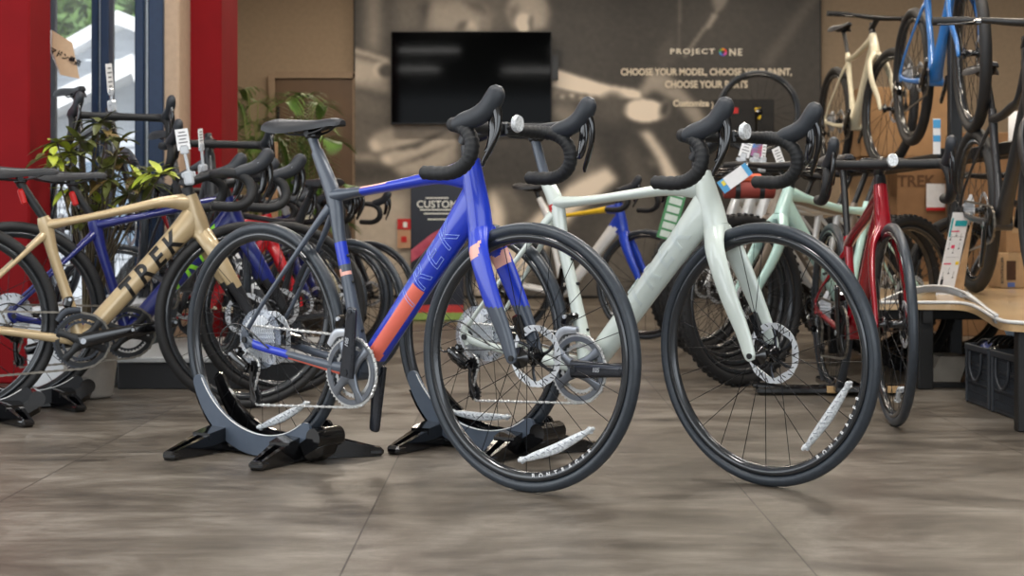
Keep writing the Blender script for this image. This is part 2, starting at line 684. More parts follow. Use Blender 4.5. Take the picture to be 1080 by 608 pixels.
def mural():
    W_, H_ = 330, 250
    gx = np.linspace(X0, X1, W_ + 1)
    gy = np.linspace(Y0p, Y1p, H_ + 1)
    GX, GY = np.meshgrid(gx, gy)
    R_ = 58 + 10 * (GX < 560) + 0 * GX
    img = np.where(GX < 600, 74, 58).astype(float)
    img = 60 + 16 * np.exp(-((GX - 470) / 140) ** 2) + 12 * np.exp(-(((GX - 760) / 60) ** 2 + ((GY - 20) / 50) ** 2))

    def inside(poly):
        ins = np.zeros(GX.shape, bool)
        n = len(poly)
        for i in range(n):
            xa, ya = poly[i]
            xb, yb = poly[(i + 1) % n]
            cnd = ((ya > GY) != (yb > GY))
            xx = (xb - xa) * (GY - ya) / ((yb - ya) if yb != ya else 1e-9) + xa
            ins ^= cnd & (GX < xx)
        return ins.astype(float)

    def blur(a, s):
        if s <= 0:
            return a
        k = int(max(1, round(s * 2)))
        x = np.arange(-k, k + 1)
        g_ = np.exp(-x * x / (2 * s * s))
        g_ /= g_.sum()
        p = np.pad(a, k, mode='edge')
        p = np.apply_along_axis(lambda r_: np.convolve(r_, g_, 'valid'), 1, p)
        return np.apply_along_axis(lambda r_: np.convolve(r_, g_, 'valid'), 0, p)

    def P(poly, v, s=1.2, al=1.0):
        nonlocal img
        m_ = blur(inside(poly), s) * al
        img = img * (1 - m_) + v * m_

    def E(cx, cy, rx, ry, v, s=1.2, rot=0, al=1.0):
        a = [(cx + rx * cos(t_) * cos(rot) - ry * sin(t_) * sin(rot), cy + rx * cos(t_) * sin(rot) + ry * sin(t_) * cos(rot)) for t_ in np.linspace(0, 2 * pi, 40)[:-1]]
        P(a, v, s, al)
    # soft backdrop bands at the far left
    P([(375, -55), (384, -55), (384, 50), (375, 50)], 60, 3)
    P([(386, -55), (404, -55), (406, 55), (386, 55)], 118, 4)
    P([(404, -55), (416, -55), (414, 50), (406, 55)], 64, 4)
    P([(417, -55), (447, -55), (446, 33), (417, 33)], 96, 4)
    P([(500, -55), (540, -55), (536, 34), (508, 34)], 98, 5)
    P([(375, 60), (412, 70), (412, 105), (375, 90)], 70, 3)
    # tubes crossing at the left
    P([(375, 51), (412, 62), (412, 68), (375, 57)], 146, 1)
    P([(375, 60), (412, 72), (412, 100), (375, 92)], 120, 2)
    P([(375, 63), (400, 68), (404, 88), (375, 86)], 150, 3)
    E(405, 74, 12, 9, 165, 1)
    E(410, 75, 11, 8, 70, 1.2)
    P([(375, 97), (412, 108), (412, 130), (375, 120)], 92, 4)
    P([(375, 120), (420, 135), (400, 180), (375, 190)], 88, 6)
    # clasped hands at the top
    P([(446, -30), (452, -12), (445, 20), (450, 34), (517, 34), (520, 12), (500, -6), (480, -30)], 120, 2)
    P([(444, 8), (456, -4), (450, 20), (447, 34)], 60, 2)
    P([(455, 2), (500, 4), (512, 20), (480, 34), (456, 30)], 142, 3)
    P([(488, 0), (508, 2), (516, 16), (500, 12)], 95, 2)
    P([(480, 30), (488, 20), (502, 22), (505, 34)], 170, 2)
    P([(478, 34), (484, 24), (494, 20), (490, 34)], 90, 1.5)
    P([(536, 0), (550, -8), (575, -4), (582, 12), (578, 30), (556, 34), (540, 30), (534, 14)], 150, 2)
    P([(538, 8), (548, 4), (544, 26), (538, 24)], 105, 2)
    E(552, 24, 8.5, 9.5, 190, 1.2)
    E(560, 26, 3, 10, 105, 1)
    E(552, 30, 5, 6, 205, 1)
    # right part behind the television
    P([(582, -55), (640, -55), (640, 60), (582, 60)], 66, 6)
    P([(582, 52), (592, 54), (592, 75), (582, 74)], 42, 1)
    P([(582, 72), (600, 78), (640, 90), (676, 96), (676, 104), (640, 106), (582, 92)], 205, 1.2)
    P([(582, 92), (600, 98), (635, 103), (600, 110), (582, 105)], 120, 1.6)
    for k in range(9):
        E(588 + k * 5, 101 + (k % 3) * 1.5, 2.4, 1.6, 215 if k % 2 else 90, .7)
    P([(582, 106), (660, 106), (658, 130), (600, 134), (582, 126)], 70, 4)
    P([(582, 108), (600, 112), (612, 124), (600, 134), (582, 124)], 116, 3)
    # pale hood/lever shapes in the middle
    P([(673, 94), (690, 76), (706, 80), (735, 110), (752, 140), (740, 142), (712, 108), (690, 95), (678, 104)], 128, 2)
    E(692, 84, 12, 9, 134, 2.5)
    E(679, 117, 22, 12, 208, 1.2, 0.05)
    E(700, 116, 6, 10, 120, 1.5, .3)
    E(701, 115, 3.5, 7, 60, 1, .3)
    E(646, 115, 14, 18, 78, 3)
    P([(673, 140), (684, 138), (700, 160), (718, 190), (716, 200), (704, 196), (690, 166)], 196, 2)
    E(684, 172, 8, 5, 160, 2, .5)
    E(640, 180, 50, 46, 50, 6)
    P([(600, 150), (622, 140), (640, 180), (630, 215), (600, 210)], 92, 6)
    P([(655, 155), (668, 150), (690, 200), (680, 230), (664, 200)], 88, 5)
    # thin lines and straps, upper right
    P([(715.5, -55), (718, -55), (717, 60), (715.5, 60)], 112, .6, .8)
    P([(768, -8), (773, -8), (722, 62), (719, 60)], 128, .7, .9)
    P([(750, -6), (768, -6), (762, 10), (752, 10)], 125, 1.4)
    P([(748, 14), (757, 17), (748, 30), (744, 32), (750, 18)], 150, .7, .8)
    P([(850, 0), (868, -10), (812, 70), (800, 70)], 88, 3)
    P([(690, 60), (708, 30), (716, 60), (700, 80)], 78, 3)
    # big hand below the television
    P([(388, 150), (396, 141), (430, 128), (470, 126), (474, 150), (440, 160), (404, 160), (392, 160)], 142, 2)
    P([(398, 168), (410, 158), (450, 138), (482, 134), (480, 156), (440, 168), (410, 176)], 150, 2)
    P([(414, 180), (420, 172), (450, 156), (480, 146), (484, 170), (450, 184), (424, 186)], 138, 2)
    P([(390, 150), (398, 148), (404, 158), (394, 160)], 172, 1.5)
    P([(402, 166), (410, 164), (416, 173), (406, 174)], 176, 1.5)
    P([(404, 160), (440, 150), (476, 136), (440, 157)], 70, 1.2)
    P([(416, 176), (450, 162), (482, 150), (450, 166)], 68, 1.2)
    P([(375, 162), (396, 164), (400, 170), (375, 170)], 132, 1.5)
    P([(375, 172), (410, 178), (420, 196), (375, 200)], 62, 4)
    # large sweep lower down
    P([(480, 160), (560, 148), (590, 170), (600, 190), (560, 210), (500, 210)], 58, 6)
    P([(516, 200), (540, 205), (528, 262), (512, 260)], 185, 3)
    P([(500, 300), (540, 250), (600, 196), (640, 176), (652, 190), (610, 222), (560, 280), (545, 312), (500, 312)], 190, 2.5)
    P([(520, 198), (540, 198), (560, 224), (540, 240)], 96, 3)
    P([(375, 200), (432, 200), (436, 312), (375, 312)], 150, 6)
    P([(640, 230), (680, 200), (700, 250), (660, 312), (600, 312)], 84, 6)
    img = blur(img, 0.7)
    img = np.where(img > 60, 60 + (img - 60) * 1.42, img)
    rnd = np.random.RandomState(3)
    img = np.clip(img + blur(rnd.randn(*img.shape) * 7, 1.0), 20, 235)
    t_ = (img / 255)[..., None]
    rgb = t_ * np.array([1.0, 0.945, 0.87])
    lin_ = np.where(rgb <= 0.04045, rgb / 12.92, ((rgb + 0.055) / 1.055) ** 2.4) * 1.0
    vs, fs = [], []
    for yy in range(H_ + 1):
        for xx in range(W_ + 1):
            vs.append(((gx[xx] - 540) * MYW / FPX, MYW - .03, CAMH - (gy[yy] - HOR) * MYW / FPX))
    for yy in range(H_):
        for xx in range(W_):
            a_ = yy * (W_ + 1) + xx
            fs.append((a_, a_ + W_ + 1, a_ + W_ + 2, a_ + 1))
    me = bpy.data.meshes.new('print_sheet')
    me.from_pydata(vs, [], fs)
    ca = me.color_attributes.new('print', 'FLOAT_COLOR', 'POINT')
    ca.data.foreach_set('color', np.concatenate([lin_.reshape(-1, 3), np.ones((len(vs), 1))], 1).astype(np.float32).ravel())
    m = bpy.data.materials.new('mural_print')
    m.use_nodes = True
    at_ = m.node_tree.nodes.new('ShaderNodeAttribute')
    at_.attribute_name = 'print'
    bs = m.node_tree.nodes['Principled BSDF']
    bs.inputs['Roughness'].default_value = .55
    m.node_tree.links.new(at_.outputs['Color'], bs.inputs['Base Color'])
    me.materials.append(m)
    t = thing('wall_mural', (at(620, 312, MYW).x, MYW, at(620, 312, MYW).z), 'large dark sepia photo mural with white lettering covering the back wall', 'mural')
    bpy.context.view_layer.update()
    link('print_sheet', me, t, Matrix.Translation(-t.location))
    bk = MB()
    a_, c_ = at(X0, Y0p, MYW), at(X1, Y1p, MYW)
    ct = (a_ + c_) / 2 - t.location
    bk.box((ct.x, 0.005, ct.z), (c_.x - a_.x + .03, 0.06, a_.z - c_.z + .03))
    obj('backing_board', bk, DARKCAV, t)
    LET = mat('cream_lettering', (240, 232, 215), .6, nz=.02)
    LET2 = mat('cream_lettering_bold', (226, 214, 192), .6, nz=.02)

    def tx(s, px, py, hpx, wpx, mm, **k):
        p = at(px, py, MYW - .045)
        me2 = text_mesh(s, 1.0, 0.0005, **k)
        xs = [v.co.x for v in me2.vertices]
        ys = [v.co.y for v in me2.vertices]
        sx = wpx * MYW / FPX / (max(xs) - min(xs))
        sy = hpx * MYW / FPX / (max(ys) - min(ys))
        cx, cy = (max(xs) + min(xs)) / 2, (max(ys) + min(ys)) / 2
        for v in me2.vertices:
            v.co.x = (v.co.x - cx) * sx
            v.co.y = (v.co.y - cy) * sy
        me2.materials.clear()
        me2.materials.append(mm)
        return link('lettering', me2, t, Matrix.Translation(p - t.location) @ Matrix.Rotation(pi / 2, 4, 'X'))
    tx('PROJECT', 730.5, 55, 7.5, 47, LET, space=1.25, bold=.03)
    tx('NE', 776, 55, 7.5, 13.5, LET, space=1.25, bold=.03)
    tx('CHOOSE YOUR MODEL, CHOOSE YOUR PAINT,', 745, 76.5, 9.0, 180, LET2, bold=.035)
    tx('CHOOSE YOUR PARTS', 745, 89, 8, 87, LET2, bold=.035)
    tx('Customize your bike', 747, 110, 9.5, 74, LET2, bold=.035)
    # rainbow ring replacing the letter O
    p = at(762.5, 55, MYW - .045) - t.location
    m = MB()
    cols = [(230, 60, 50), (240, 170, 40), (90, 180, 70), (60, 150, 220), (110, 80, 190), (220, 80, 160)]
    for k in range(6):
        a0 = k * pi / 3
        o_ = [(p.x + .036 * cos(a0 + j * pi / 15), p.z + .036 * sin(a0 + j * pi / 15)) for j in range(6)]
        i_ = [(p.x + .017 * cos(a0 + j * pi / 15), p.z + .017 * sin(a0 + j * pi / 15)) for j in range(6)]
        m.prism(o_ + i_[::-1], p.y - .001, p.y + .001, mi=k)
    obj('rainbow_ring', m, [mat('rainbow_%d' % k, cc, .5, nz=.02) for k, cc in enumerate(cols)], t)


mural()

# television
TY = 13.75
a, c = at(412, 33, TY), at(582, 131.5, TY)
tv = thing('television', ((a.x + c.x) / 2, TY, c.z), 'large black flat television hanging on the mural', 'television')
W_, H_ = c.x - a.x, a.z - c.z
m = MB(); m.box((0, 0.03, H_ / 2), (W_, 0.05, H_), ch=.006)
obj('housing', m, BLK, tv)
m = MB(); m.box((0, 0.0, H_ / 2 + .004), (W_ - .02, 0.012, H_ - .028))
obj('screen', m, mat('tv_screen', (3, 4, 5), 0.06, nz=.2, spec=.06), tv)
m = MB(); m.box((W_ / 2 - .15, 0.1, H_ * .62), (.42, 0.09, .22))
obj('wall_bracket', m, BLK, tv)

# poster board
PY = 10.7
a, c = at(433, 192, PY), at(489, 338, PY)
W_, H_ = c.x - a.x, a.z
ps = thing('poster_board', ((a.x + c.x) / 2, PY, 0), 'black poster stand headed CUSTOM with a pink and green landscape', 'poster')
m = MB(); m.box((0, 0.02, H_ / 2), (W_, 0.03, H_), ch=.004)
obj('board', m, mat('poster_navy_black', (20, 24, 40), .4, nz=.1), ps)
m = MB(); m.box((0, .14, .25), (.3, .2, .012)); m.box((0, .14, .006), (.3, .26, .012)); m.box((0, .06, .45), (.04, .03, .9))
obj('rear_strut', m, BLK, ps)


def pz(py):
    return CAMH - (py - HOR) * PY / FPX


def pxx(px):
    return (px - 461) * PY / FPX


m = MB()
y0, y1 = -.004, .006
m.prism([(pxx(433.5), pz(277)), (pxx(433.5), pz(264)), (pxx(455), pz(247)), (pxx(488), pz(228)), (pxx(488), pz(250)), (pxx(455), pz(262))], y0, y1, 0)
obj('printed_sunset', m, mat('poster_pink', (205, 90, 110), .45, rgb2=(170, 50, 80), nscale=8), ps)
m = MB()
m.prism([(pxx(433.5), pz(330)), (pxx(433.5), pz(322)), (pxx(488.5), pz(322)), (pxx(488.5), pz(330))], y0, y1, 1)
m.prism([(pxx(433.5), pz(337.5)), (pxx(433.5), pz(330)), (pxx(488.5), pz(330)), (pxx(488.5), pz(337.5))], y0, y1, 2)
obj('printed_landscape', m, [mat('poster_pink', (205, 90, 110), .45, rgb2=(170, 50, 80), nscale=8), mat('poster_red', (200, 60, 60), .45, nz=.1), mat('poster_green', (150, 180, 90), .45, nz=.1)], ps)
LETP = mat('poster_white', (238, 238, 230), .5, nz=.02)
for s, py, hpx in (('CUSTOM', 216, 8.5), ('PROJECT ONE', 209, 3.2), ('PRECISION CRAFTED BIKES', 221.5, 3.4), ('COLOUR AND PARTS', 225.5, 3.4), ('MADE FOR YOU', 231.5, 3.4)):
    if s != 'CUSTOM':
        m = MB()
        wd = {209: 24, 221.5: 36, 225.5: 28, 231.5: 20}[py] * PY / FPX
        nseg = 14
        for k in range(nseg):
            if True:
                m.box((-wd / 2 + wd * (k + .5) / nseg, -.001, pz(py)), (wd / nseg * 1.01, .006, 1.3 * PY / FPX))
        obj('small_print', m, LETP, ps)
    else:
        text('lettering', s, 8.5 * PY / FPX * 1.25, Matrix.Translation((0, -.006, pz(py))) @ Matrix.Rotation(pi / 2, 4, 'X'), LETP, ps, bold=.001)
m = MB()
sy = 13.85
a, c = at(419, 231, sy), at(433, 262, sy)
sg = thing('wall_notice', ((a.x + c.x) / 2, sy, c.z), 'small red and tan notice on the wall left of the poster stand', 'sign')
W_, H_ = c.x - a.x, a.z - c.z
m.box((0, 0.03, H_ * .31), (W_, .02, H_ * .62)); m.box((0, .03, H_ * .82), (W_, .022, H_ * .36), mi=1)
m.box((0.01, .018, H_ * .8), (W_ * .3, .004, H_ * .18), mi=2); m.box((0, .018, H_ * .3), (W_ * .4, .004, H_ * .2), mi=1)
obj('panel', m, [mat('tan_paper', (190, 150, 120), .7, nz=.05), RED, WHITEP], sg)

# dark framed display panel with stickers
DYp = 12.6
a, c = at(766, 99, DYp), at(830, 150, DYp)
dp = thing('sticker_board', ((a.x + c.x) / 2, DYp + .7, 0), 'black board with small stickers in front of the mural, behind the loose wheel', 'board')
W_, H_ = c.x - a.x, a.z - c.z
m = MB(); m.box((0, 0, c.z + H_ / 2), (W_ * 1.05, .03, H_ * 1.05), ch=.004); m.box((0, .03, c.z / 2), (.05, .04, c.z)); m.box((0, .03, .01), (.5, .35, .02))
obj('board', m, DARKCAV, dp)
m = MB(); m.box((-.13, -.018, c.z + H_ * .78), (.16, .006, .05)); m.box((.12, -.018, c.z + H_ * .72), (.05, .006, .1), mi=1)
obj('stickers', m, [RED, mat('sticker_yellow', (235, 200, 40), .5, nz=.03)], dp)

# ================================================================== BICYCLES
_cache = {}


def cached(key, fn, mats):
    if key not in _cache:
        mb = MB()
        fn(mb)
        _cache[key] = mb.mesh(key[0] if isinstance(key, tuple) else key, mats if isinstance(mats, (list, tuple)) else [mats])
    return _cache[key]


def spoke_ends(R, i, n, side):
    # returns (hub point, rim point) for spoke i
    a = 2 * pi * i / n
    lead = 1 if (i // 2) % 2 == 0 else -1
    fl = 0.024
    ha = a - lead * 1.15
    y = side * 0.028
    return (fl * cos(ha), y, fl * sin(ha)), (R * cos(a), 0.0, R * sin(a))


def wheel(parent, name, R, tr, c, S, det, rear, opt):
    seg = 96 if det == 2 else 56
    rimo, rimi = R - 2 * tr + .004, R - 2 * tr - opt.get('rimd', 0.022)
    rimm = opt.get('rim', RIM)
    tyrem = opt.get('tyre', RUB)
    T = S @ Matrix.Translation(c)
    kk = (R, tr, det, rimm.name)

    def rim_fn(mb):
        w_ = min(0.0135, tr * .85)
        mb.lathe([(rimo - .002, -w_), (rimo - .012, -w_ - .001), (rimi + .004, -w_ * .55), (rimi, 0), (rimi + .004, w_ * .55), (rimo - .012, w_ + .001), (rimo - .002, w_)], seg, closed=True)
    wh = link(name, cached(('rim',) + kk + (opt.get('rimd', .022),), rim_fn, rimm), parent, T)

    def tyre_fn(mb):
        rc = R - tr
        prof = []
        n = 14 if det == 2 else 10
        for j in range(n):
            a = 2 * pi * j / n
            rad = tr
            prof.append((rc + rad * cos(a), rad * sin(a)))
        mb.lathe(prof, seg, closed=True)
        if det == 2:  # raised side lines
            for sy_ in (-1, 1):
                a = 1.35
                mb.lathe([(rc + (tr + .0008) * cos(a + d), sy_ * (tr + .0008) * sin(a + d)) for d in (-.09, 0, .09)], seg)
        if opt.get('knob'):
            for k in range(60):
                a = 2 * pi * k / 60
                for yy in (-.6, 0, .6):
                    rr_ = rc + tr * sqrt(1 - yy * yy)
                    aa = a + (pi / 60 if yy == 0 else 0)
                    mb.box((rr_ * cos(aa), yy * tr, rr_ * sin(aa)), (.006, .011, .014), Matrix.Rotation(-aa, 3, 'Y'))
    link('tyre', cached(('tyre', bool(opt.get('knob')), tyrem.name) + kk, tyre_fn, tyrem), wh)

    def hub_fn(mb):
        mb.lathe([(0, -.05), (.008, -.05), (.008, -.034), (.027, -.032), (.027, -.027), (.014, -.02), (.013, .02), (.024, .027), (.024, .032), (.010, .034), (.010, .05), (0, .05)], 20)
    link('hub', cached(('hub', det), hub_fn, BLKG), wh)
    n = 24
    if det >= 1:
        for i in range(n):
            side = 1 if i % 2 else -1
            j = i % 4

            def sp(mb, j=j, side=side):
                a_, b_ = spoke_ends(rimi + .002, j, n, side)
                mb.tube([a_, b_], .00105 if det == 2 else .0012, 5)
            link('spoke', cached(('spoke', j, rimi, det), sp, SPK), wh, Matrix.Rotation(-2 * pi * (i - j) / n, 4, 'Y'))
    else:
        def sp(mb):
            for i in range(n):
                a_, b_ = spoke_ends(rimi + .002, i, n, 1 if i % 2 else -1)
                mb.tube([a_, b_], .0014, 4)
        link('spokes', cached(('spokes', rimi), sp, SPK), wh)

    def rotor(mb):
        ro = .08
        nseg = 60
        out = [((ro - .0015 * (k % 5 == 0)) * cos(2 * pi * k / nseg), (ro - .0015 * (k % 5 == 0)) * sin(2 * pi * k / nseg)) for k in range(nseg)]
        inn = [((.062 - .003 * cos(k * 2 * pi / 10)) * cos(2 * pi * k / nseg), (.062 - .003 * cos(k * 2 * pi / 10)) * sin(2 * pi * k / nseg)) for k in range(nseg)]
        mb.annulus(out, inn, .0365, .0385)
        for k in range(24):
            a = 2 * pi * k / 24
            rr_ = .071 + (.003 if k % 2 else -.003)
            R3 = Matrix.Rotation(-a - .7, 3, 'Y')
            mb.box((rr_ * cos(a), .0375, rr_ * sin(a)), (.012, .0026, .0028), R3, mi=1)
        for k in range(6):
            a = 2 * pi * k / 6
            mb.tube([(.016 * cos(a), .0375, .016 * sin(a)), (.045 * cos(a + .35), .0375, .045 * sin(a + .35)), (.064 * cos(a + .5), .0375, .064 * sin(a + .5))], [(.0015, .006), (.0015, .0045), (.0015, .005)], 6, 1, ref=(0, 1, 0))
        mb.cyl((0, .0375, 0), .02, .008, mi=1)
    if opt.get('disc', True):
        link('disc_rotor', cached(('rotor',), rotor, [STEEL, DSTEEL]), wh)
    if rear:
        def cas(mb):
            rs = [.070, .064, .058, .052, .047, .042, .038, .034, .031, .028, .025]
            if det == 0:
                rs = rs[::2]
            for k, r in enumerate(rs):
                y = -.018 - k * (.0033 if det else .0066)
                gear(mb, r, max(.014, r - .018), int(r * 2 * pi / .0127) + (0), y - .001, y + .001, depth=.004)
            mb.lathe([(.018, -.018), (.018, -.052), (.008, -.053), (0, -.053)], 16, 1)
        link('cassette', cached(('cas', det), cas, [STEEL, DSTEEL]), wh)
        if det == 2:
            def pp(mb):
                mb.lathe([(.03, -.0145), (.084, -.0135), (.090, -.012), (.090, -.0105), (.084, -.0115), (.03, -.0125)], 40, closed=True)
            link('spoke_guard', cached(('pp',), pp, PLATE), wh)
    # spoke reflector: angles in degrees
    for (a0, a1) in opt.get('reflectors', []):
        mb = MB()
        p0 = V((.262 * cos(radians(a0)), 0, .262 * sin(radians(a0))))
        p1 = V((.262 * cos(radians(a1)), 0, .262 * sin(radians(a1))))
        mid = (p0 + p1) / 2
        mid = mid * (.243 / mid.length) * 1.0
        pts = [p0, p0.lerp(mid, .12), p0.lerp(mid, .35), mid, p1.lerp(mid, .35), p1.lerp(mid, .12), p1]
        ys = -.006
        mb.tube([(p.x, ys, p.z) for p in pts], [(.008, .010), (.006, .007), (.007, .010), (.008, .013), (.007, .010), (.006, .007), (.008, .010)], 10, 0, ref=(0, 1, 0), n=4, sq=.6)
        for k in range(1, 12):
            q = p0.lerp(mid, k / 6) if k < 6 else mid.lerp(p1, (k - 6) / 6)
            mb.box((q.x, ys - .0085, q.z), (.0025, .002, .015 if k in (5, 6, 7) else .010), Matrix.Rotation(-radians((a0 + a1) / 2) + .8 * (k % 2), 3, 'Y'), mi=1)
        for q in (p0, p1):
            mb.box((q.x, ys, q.z), (.010, .022, .018), Matrix.Rotation(-atan2(q.z, q.x), 3, 'Y'), .003)
        obj('spoke_reflector', mb, [REFL, mat('reflector_facets', (190, 195, 202), .15, .6, nz=.1)], wh)
    if opt.get('rimtext'):
        s, a0, da, sz = opt['rimtext']
        bmx = MB()
        for k, ch in enumerate(s):
            a = radians(a0 + k * da)
            rr_ = (rimo + rimi) / 2 - .003
            me2 = text_mesh(ch, sz, .0003, bold=sz * .03)
            M = frame3((rr_ * cos(a), -.0128, rr_ * sin(a)), (-sin(a), 0, cos(a)), (-cos(a), 0, -sin(a)))
            bmx.add([M @ v.co for v in me2.vertices], [tuple(p.vertices) for p in me2.polygons], 0, False)
            bpy.data.meshes.remove(me2)
        obj('rim_lettering', bmx, WHITEP, wh)
    return wh


# generic road geometry measured from the photograph (x forward from the rear hub, z up)
ROAD = dict(R=.342, tr=.0155, wb=.995, bb=(.416, .272), sj=(.297, .757), mast=(.231, .885), clamp=(.213, .928),
            ht=(.808, .846), hb=(.843, .668), tt=[(.42, .771, .0135), (.58, .790, .0155), (.70, .805, .021)],
            barc=(.892, .925), bar='drop', sad=(.06, .985), dt=.038, cranka=80)
MTB = dict(R=.362, tr=.026, wb=1.10, bb=(.43, .30), sj=(.30, .735), mast=(.29, .78), clamp=(.205, .93),
           ht=(.812, .835), hb=(.862, .715), tt=[(.45, .745, .017), (.60, .77, .017), (.70, .79, .019)],
           barc=(.875, .93), bar='flat', sad=(.06, .985), dt=.034, cranka=30)


def saddle_mesh(mb, x0, z0, L=.275):
    st = [(0, .060, -.012, .020), (.012, .072, -.004, .03), (.04, .076, .0, .042), (.08, .068, -.002, .045), (.13, .046, -.006, .036), (.18, .028, -.008, .028), (.23, .021, -.006, .024), (.262, .019, -.008, .022), (.275, .012, -.014, .012)]
    st = catmull(st, 3)
    vs, n = [], 17
    for (x, w_, zt, dr) in st:
        x *= L / .275
        for j in range(n):
            t = -1 + 2 * j / (n - 1)
            vs.append((x0 + x, w_ * sin(t * pi / 2), z0 + zt - max(dr, .002) * abs(t) ** 2.6 - (.004 * math.exp(-(t * 5) ** 2) if .05 < x < .22 else 0)))
    fs = []
    for i in range(len(st) - 1):
        for j in range(n - 1):
            a = i * n + j
            fs.append((a, a + 1, a + n + 1, a + n))
    mb.add(vs, fs, 0)
    base = [V(v) for v in vs]
    vs2, fs2 = [], []
    for i in range(len(st)):
        l, r = base[i * n], base[i * n + n - 1]
        vs2 += [l, l.lerp(r, .25) + V((0, 0, .006)), l.lerp(r, .75) + V((0, 0, .006)), r]
    for i in range(len(st) - 1):
        for j in range(3):
            a = i * 4 + j
            fs2.append((a, a + 4, a + 5, a + 1))
    mb.add(vs2, fs2, 0, False)
    mb.add(base[:n], [tuple(range(n))], 0, False)
    mb.add(base[-n:], [tuple(range(n))[::-1]], 0, False)


def bicycle(name, label, cat, pos, yaw, G, FM, det=1, steer=0.0, sc=1.0, group=None, z=0.0, wopt=None, ropt=None, fopt=None,
            frame_mi=None, dt_mi=None, fork_mi=None, fork_mats=None, post=None, txt=None, spacer=BLK, chain=True, tt_r=None, roll=0.0, extra=None, bar_tape=None):
    wopt = wopt or {}
    root = thing(name, (pos[0], pos[1], z), label, cat, group, rz=-yaw, sc=sc)
    FM = FM if isinstance(FM, (list, tuple)) else [FM]
    R = G['R']
    sg = 36 if det == 2 else (14 if det else 10)
    nn = 18 if det == 2 else 4
    hx, hz = G['ht']
    bx_, bz_ = G['hb']
    ax = V((hx - bx_, 0, hz - bz_)).normalized()
    S = Matrix.Translation((bx_, 0, bz_)) @ Matrix.Rotation(-steer, 4, ax) @ Matrix.Translation((-bx_, 0, -bz_))
    I = Matrix.Identity(4)
    bb = G['bb']
    sj = G['sj']
    Y = (0, 1, 0)
    fmi = frame_mi or 0
    k = .7 if G.get('thin') else 1.0
    # ---- frame
    m = MB()
    m.tube([(hx, 0, hz), (hx * .7 + bx_ * .3, 0, hz * .7 + bz_ * .3), (hx * .3 + bx_ * .7, 0, hz * .3 + bz_ * .7), (bx_, 0, bz_)],
           [(.024, .027), (.026, .031), (.029, .036), (.031, .035)], sg, fmi, Y, nn)
    tt = [(sj[0] + .004, 0, sj[1] + .003)] + [(a, 0, c_) for a, c_, _ in G['tt']] + [(hx * .85 + bx_ * .15 - .012, 0, hz * .80 + bz_ * .20)]
    m.tube(tt, [(.020, .019)] + [(.022, r) for _, _, r in G['tt']] + [(.024, .042 if det == 2 else .034)], sg, fmi, Y, nn)
    d = G['dt']
    p0 = V((hx * .42 + bx_ * .58, 0, hz * .42 + bz_ * .58))
    p1 = V((bb[0] + .015, 0, bb[1] + .012))
    dv = p1 - p0
    m.tube([p0, p0 + dv * .18, p0 + dv * .4, p0 + dv * .65, p0 + dv * .88, p1], [(.026, d + .014), (.028, d + .005), (.028, d), (.028, d * .96), (.032, d * .9), (.040, d * .78)], sg, (dt_mi or fmi), Y, nn + 4)
    mt = G['mast']
    m.tube([(mt[0], 0, mt[1]), (sj[0], 0, sj[1]), (sj[0] * .75 + bb[0] * .25 - .004, 0, sj[1] * .75 + bb[1] * .25), (sj[0] * .4 + bb[0] * .6, 0, sj[1] * .4 + bb[1] * .6), (bb[0] - .006, 0, bb[1] + .02)],
           [(.0165, .020), (.018, .026), (.0165, .019), (.0175, .019), (.03, .024)], sg, fmi, Y, nn)
    for s_ in (-1, 1):
        sx_, sz_ = sj[0] - .006, sj[1] - .030
        st = [(.002 + (sx_ - .002) * f_, s_ * w_, R + .026 + (sz_ - R - .026) * f_) for f_, w_ in ((0, .064), (.25, .060), (.6, .040), (.88, .022), (1, .010))]
        m.tube(st, [(.006, .0075), (.0055, .0068), (.006, .0078), (.008, .011), (.009, .015)], 12, fmi, Y, nn)
        m.tube([(-.004, s_ * .064, R + .002), (.05, s_ * .061, R - .016), (.2, s_ * .052, R - .040), (bb[0] - .07, s_ * .042, bb[1] + .009), (bb[0] - .01, s_ * .032, bb[1] + .003)],
               [(.006, .015), (.007, .0125), (.008, .0125), (.009, .017), (.010, .022)], 12, fmi, Y, nn)
        m.tube([(-.002, s_ * .064, R + .036), (-.006, s_ * .064, R + .006), (.006, s_ * .064, R - .024)], [(.005, .010), (.006, .017), (.005, .008)], 8, fmi, Y, 3)
    m.cyl((bb[0], 0, bb[1]), .026, .082, seg=24, mi=fmi)
    fr = obj('frame', m, FM, root)
    # bosses on the seat tube / down tube
    if det >= 1:
        m = MB()
        for t_ in (.35, .5, .78):
            px_, pz_ = sj[0] * (1 - t_) + bb[0] * t_, sj[1] * (1 - t_) + bb[1] * t_
            m.cyl((px_ + .018, 0, pz_ + .004), .0045, .012, 'x', 10)
        for s_ in (-1, 1):
            m.cyl((0, s_ * .072, R), .009, .006, seg=14)
        obj('frame_bolts', m, BLK, root)
    # ---- fork
    m = MB()
    m.tube([(bx_ + .0005, 0, bz_ + .004), (bx_ + .004, 0, bz_ - .018)], [(.032, .036), (.034, .037)], sg, fork_mi or 0, Y)
    wb = G['wb']
    cr = (bx_ + .006, bz_ - .012)
    ty = G['tr'] + .032
    for s_ in (-1, 1):
        m.tube([(cr[0] - .001, s_ * .012, cr[1] + .002), (cr[0] + (wb - cr[0]) * .16, s_ * (ty - .006), cr[1] + (R - cr[1]) * .17), (cr[0] + (wb - cr[0]) * .48, s_ * (ty + .006), cr[1] + (R - cr[1]) * .5), (cr[0] + (wb - cr[0]) * .79, s_ * .054, cr[1] + (R - cr[1]) * .80), (wb - .008, s_ * .055, R + .004), (wb - .001, s_ * .055, R - .012)],
               [(.022, .034), (.013, .031), (.011, .027), (.0095, .022), (.009, .018), (.007, .010)], sg, fork_mi or 0, Y, nn)
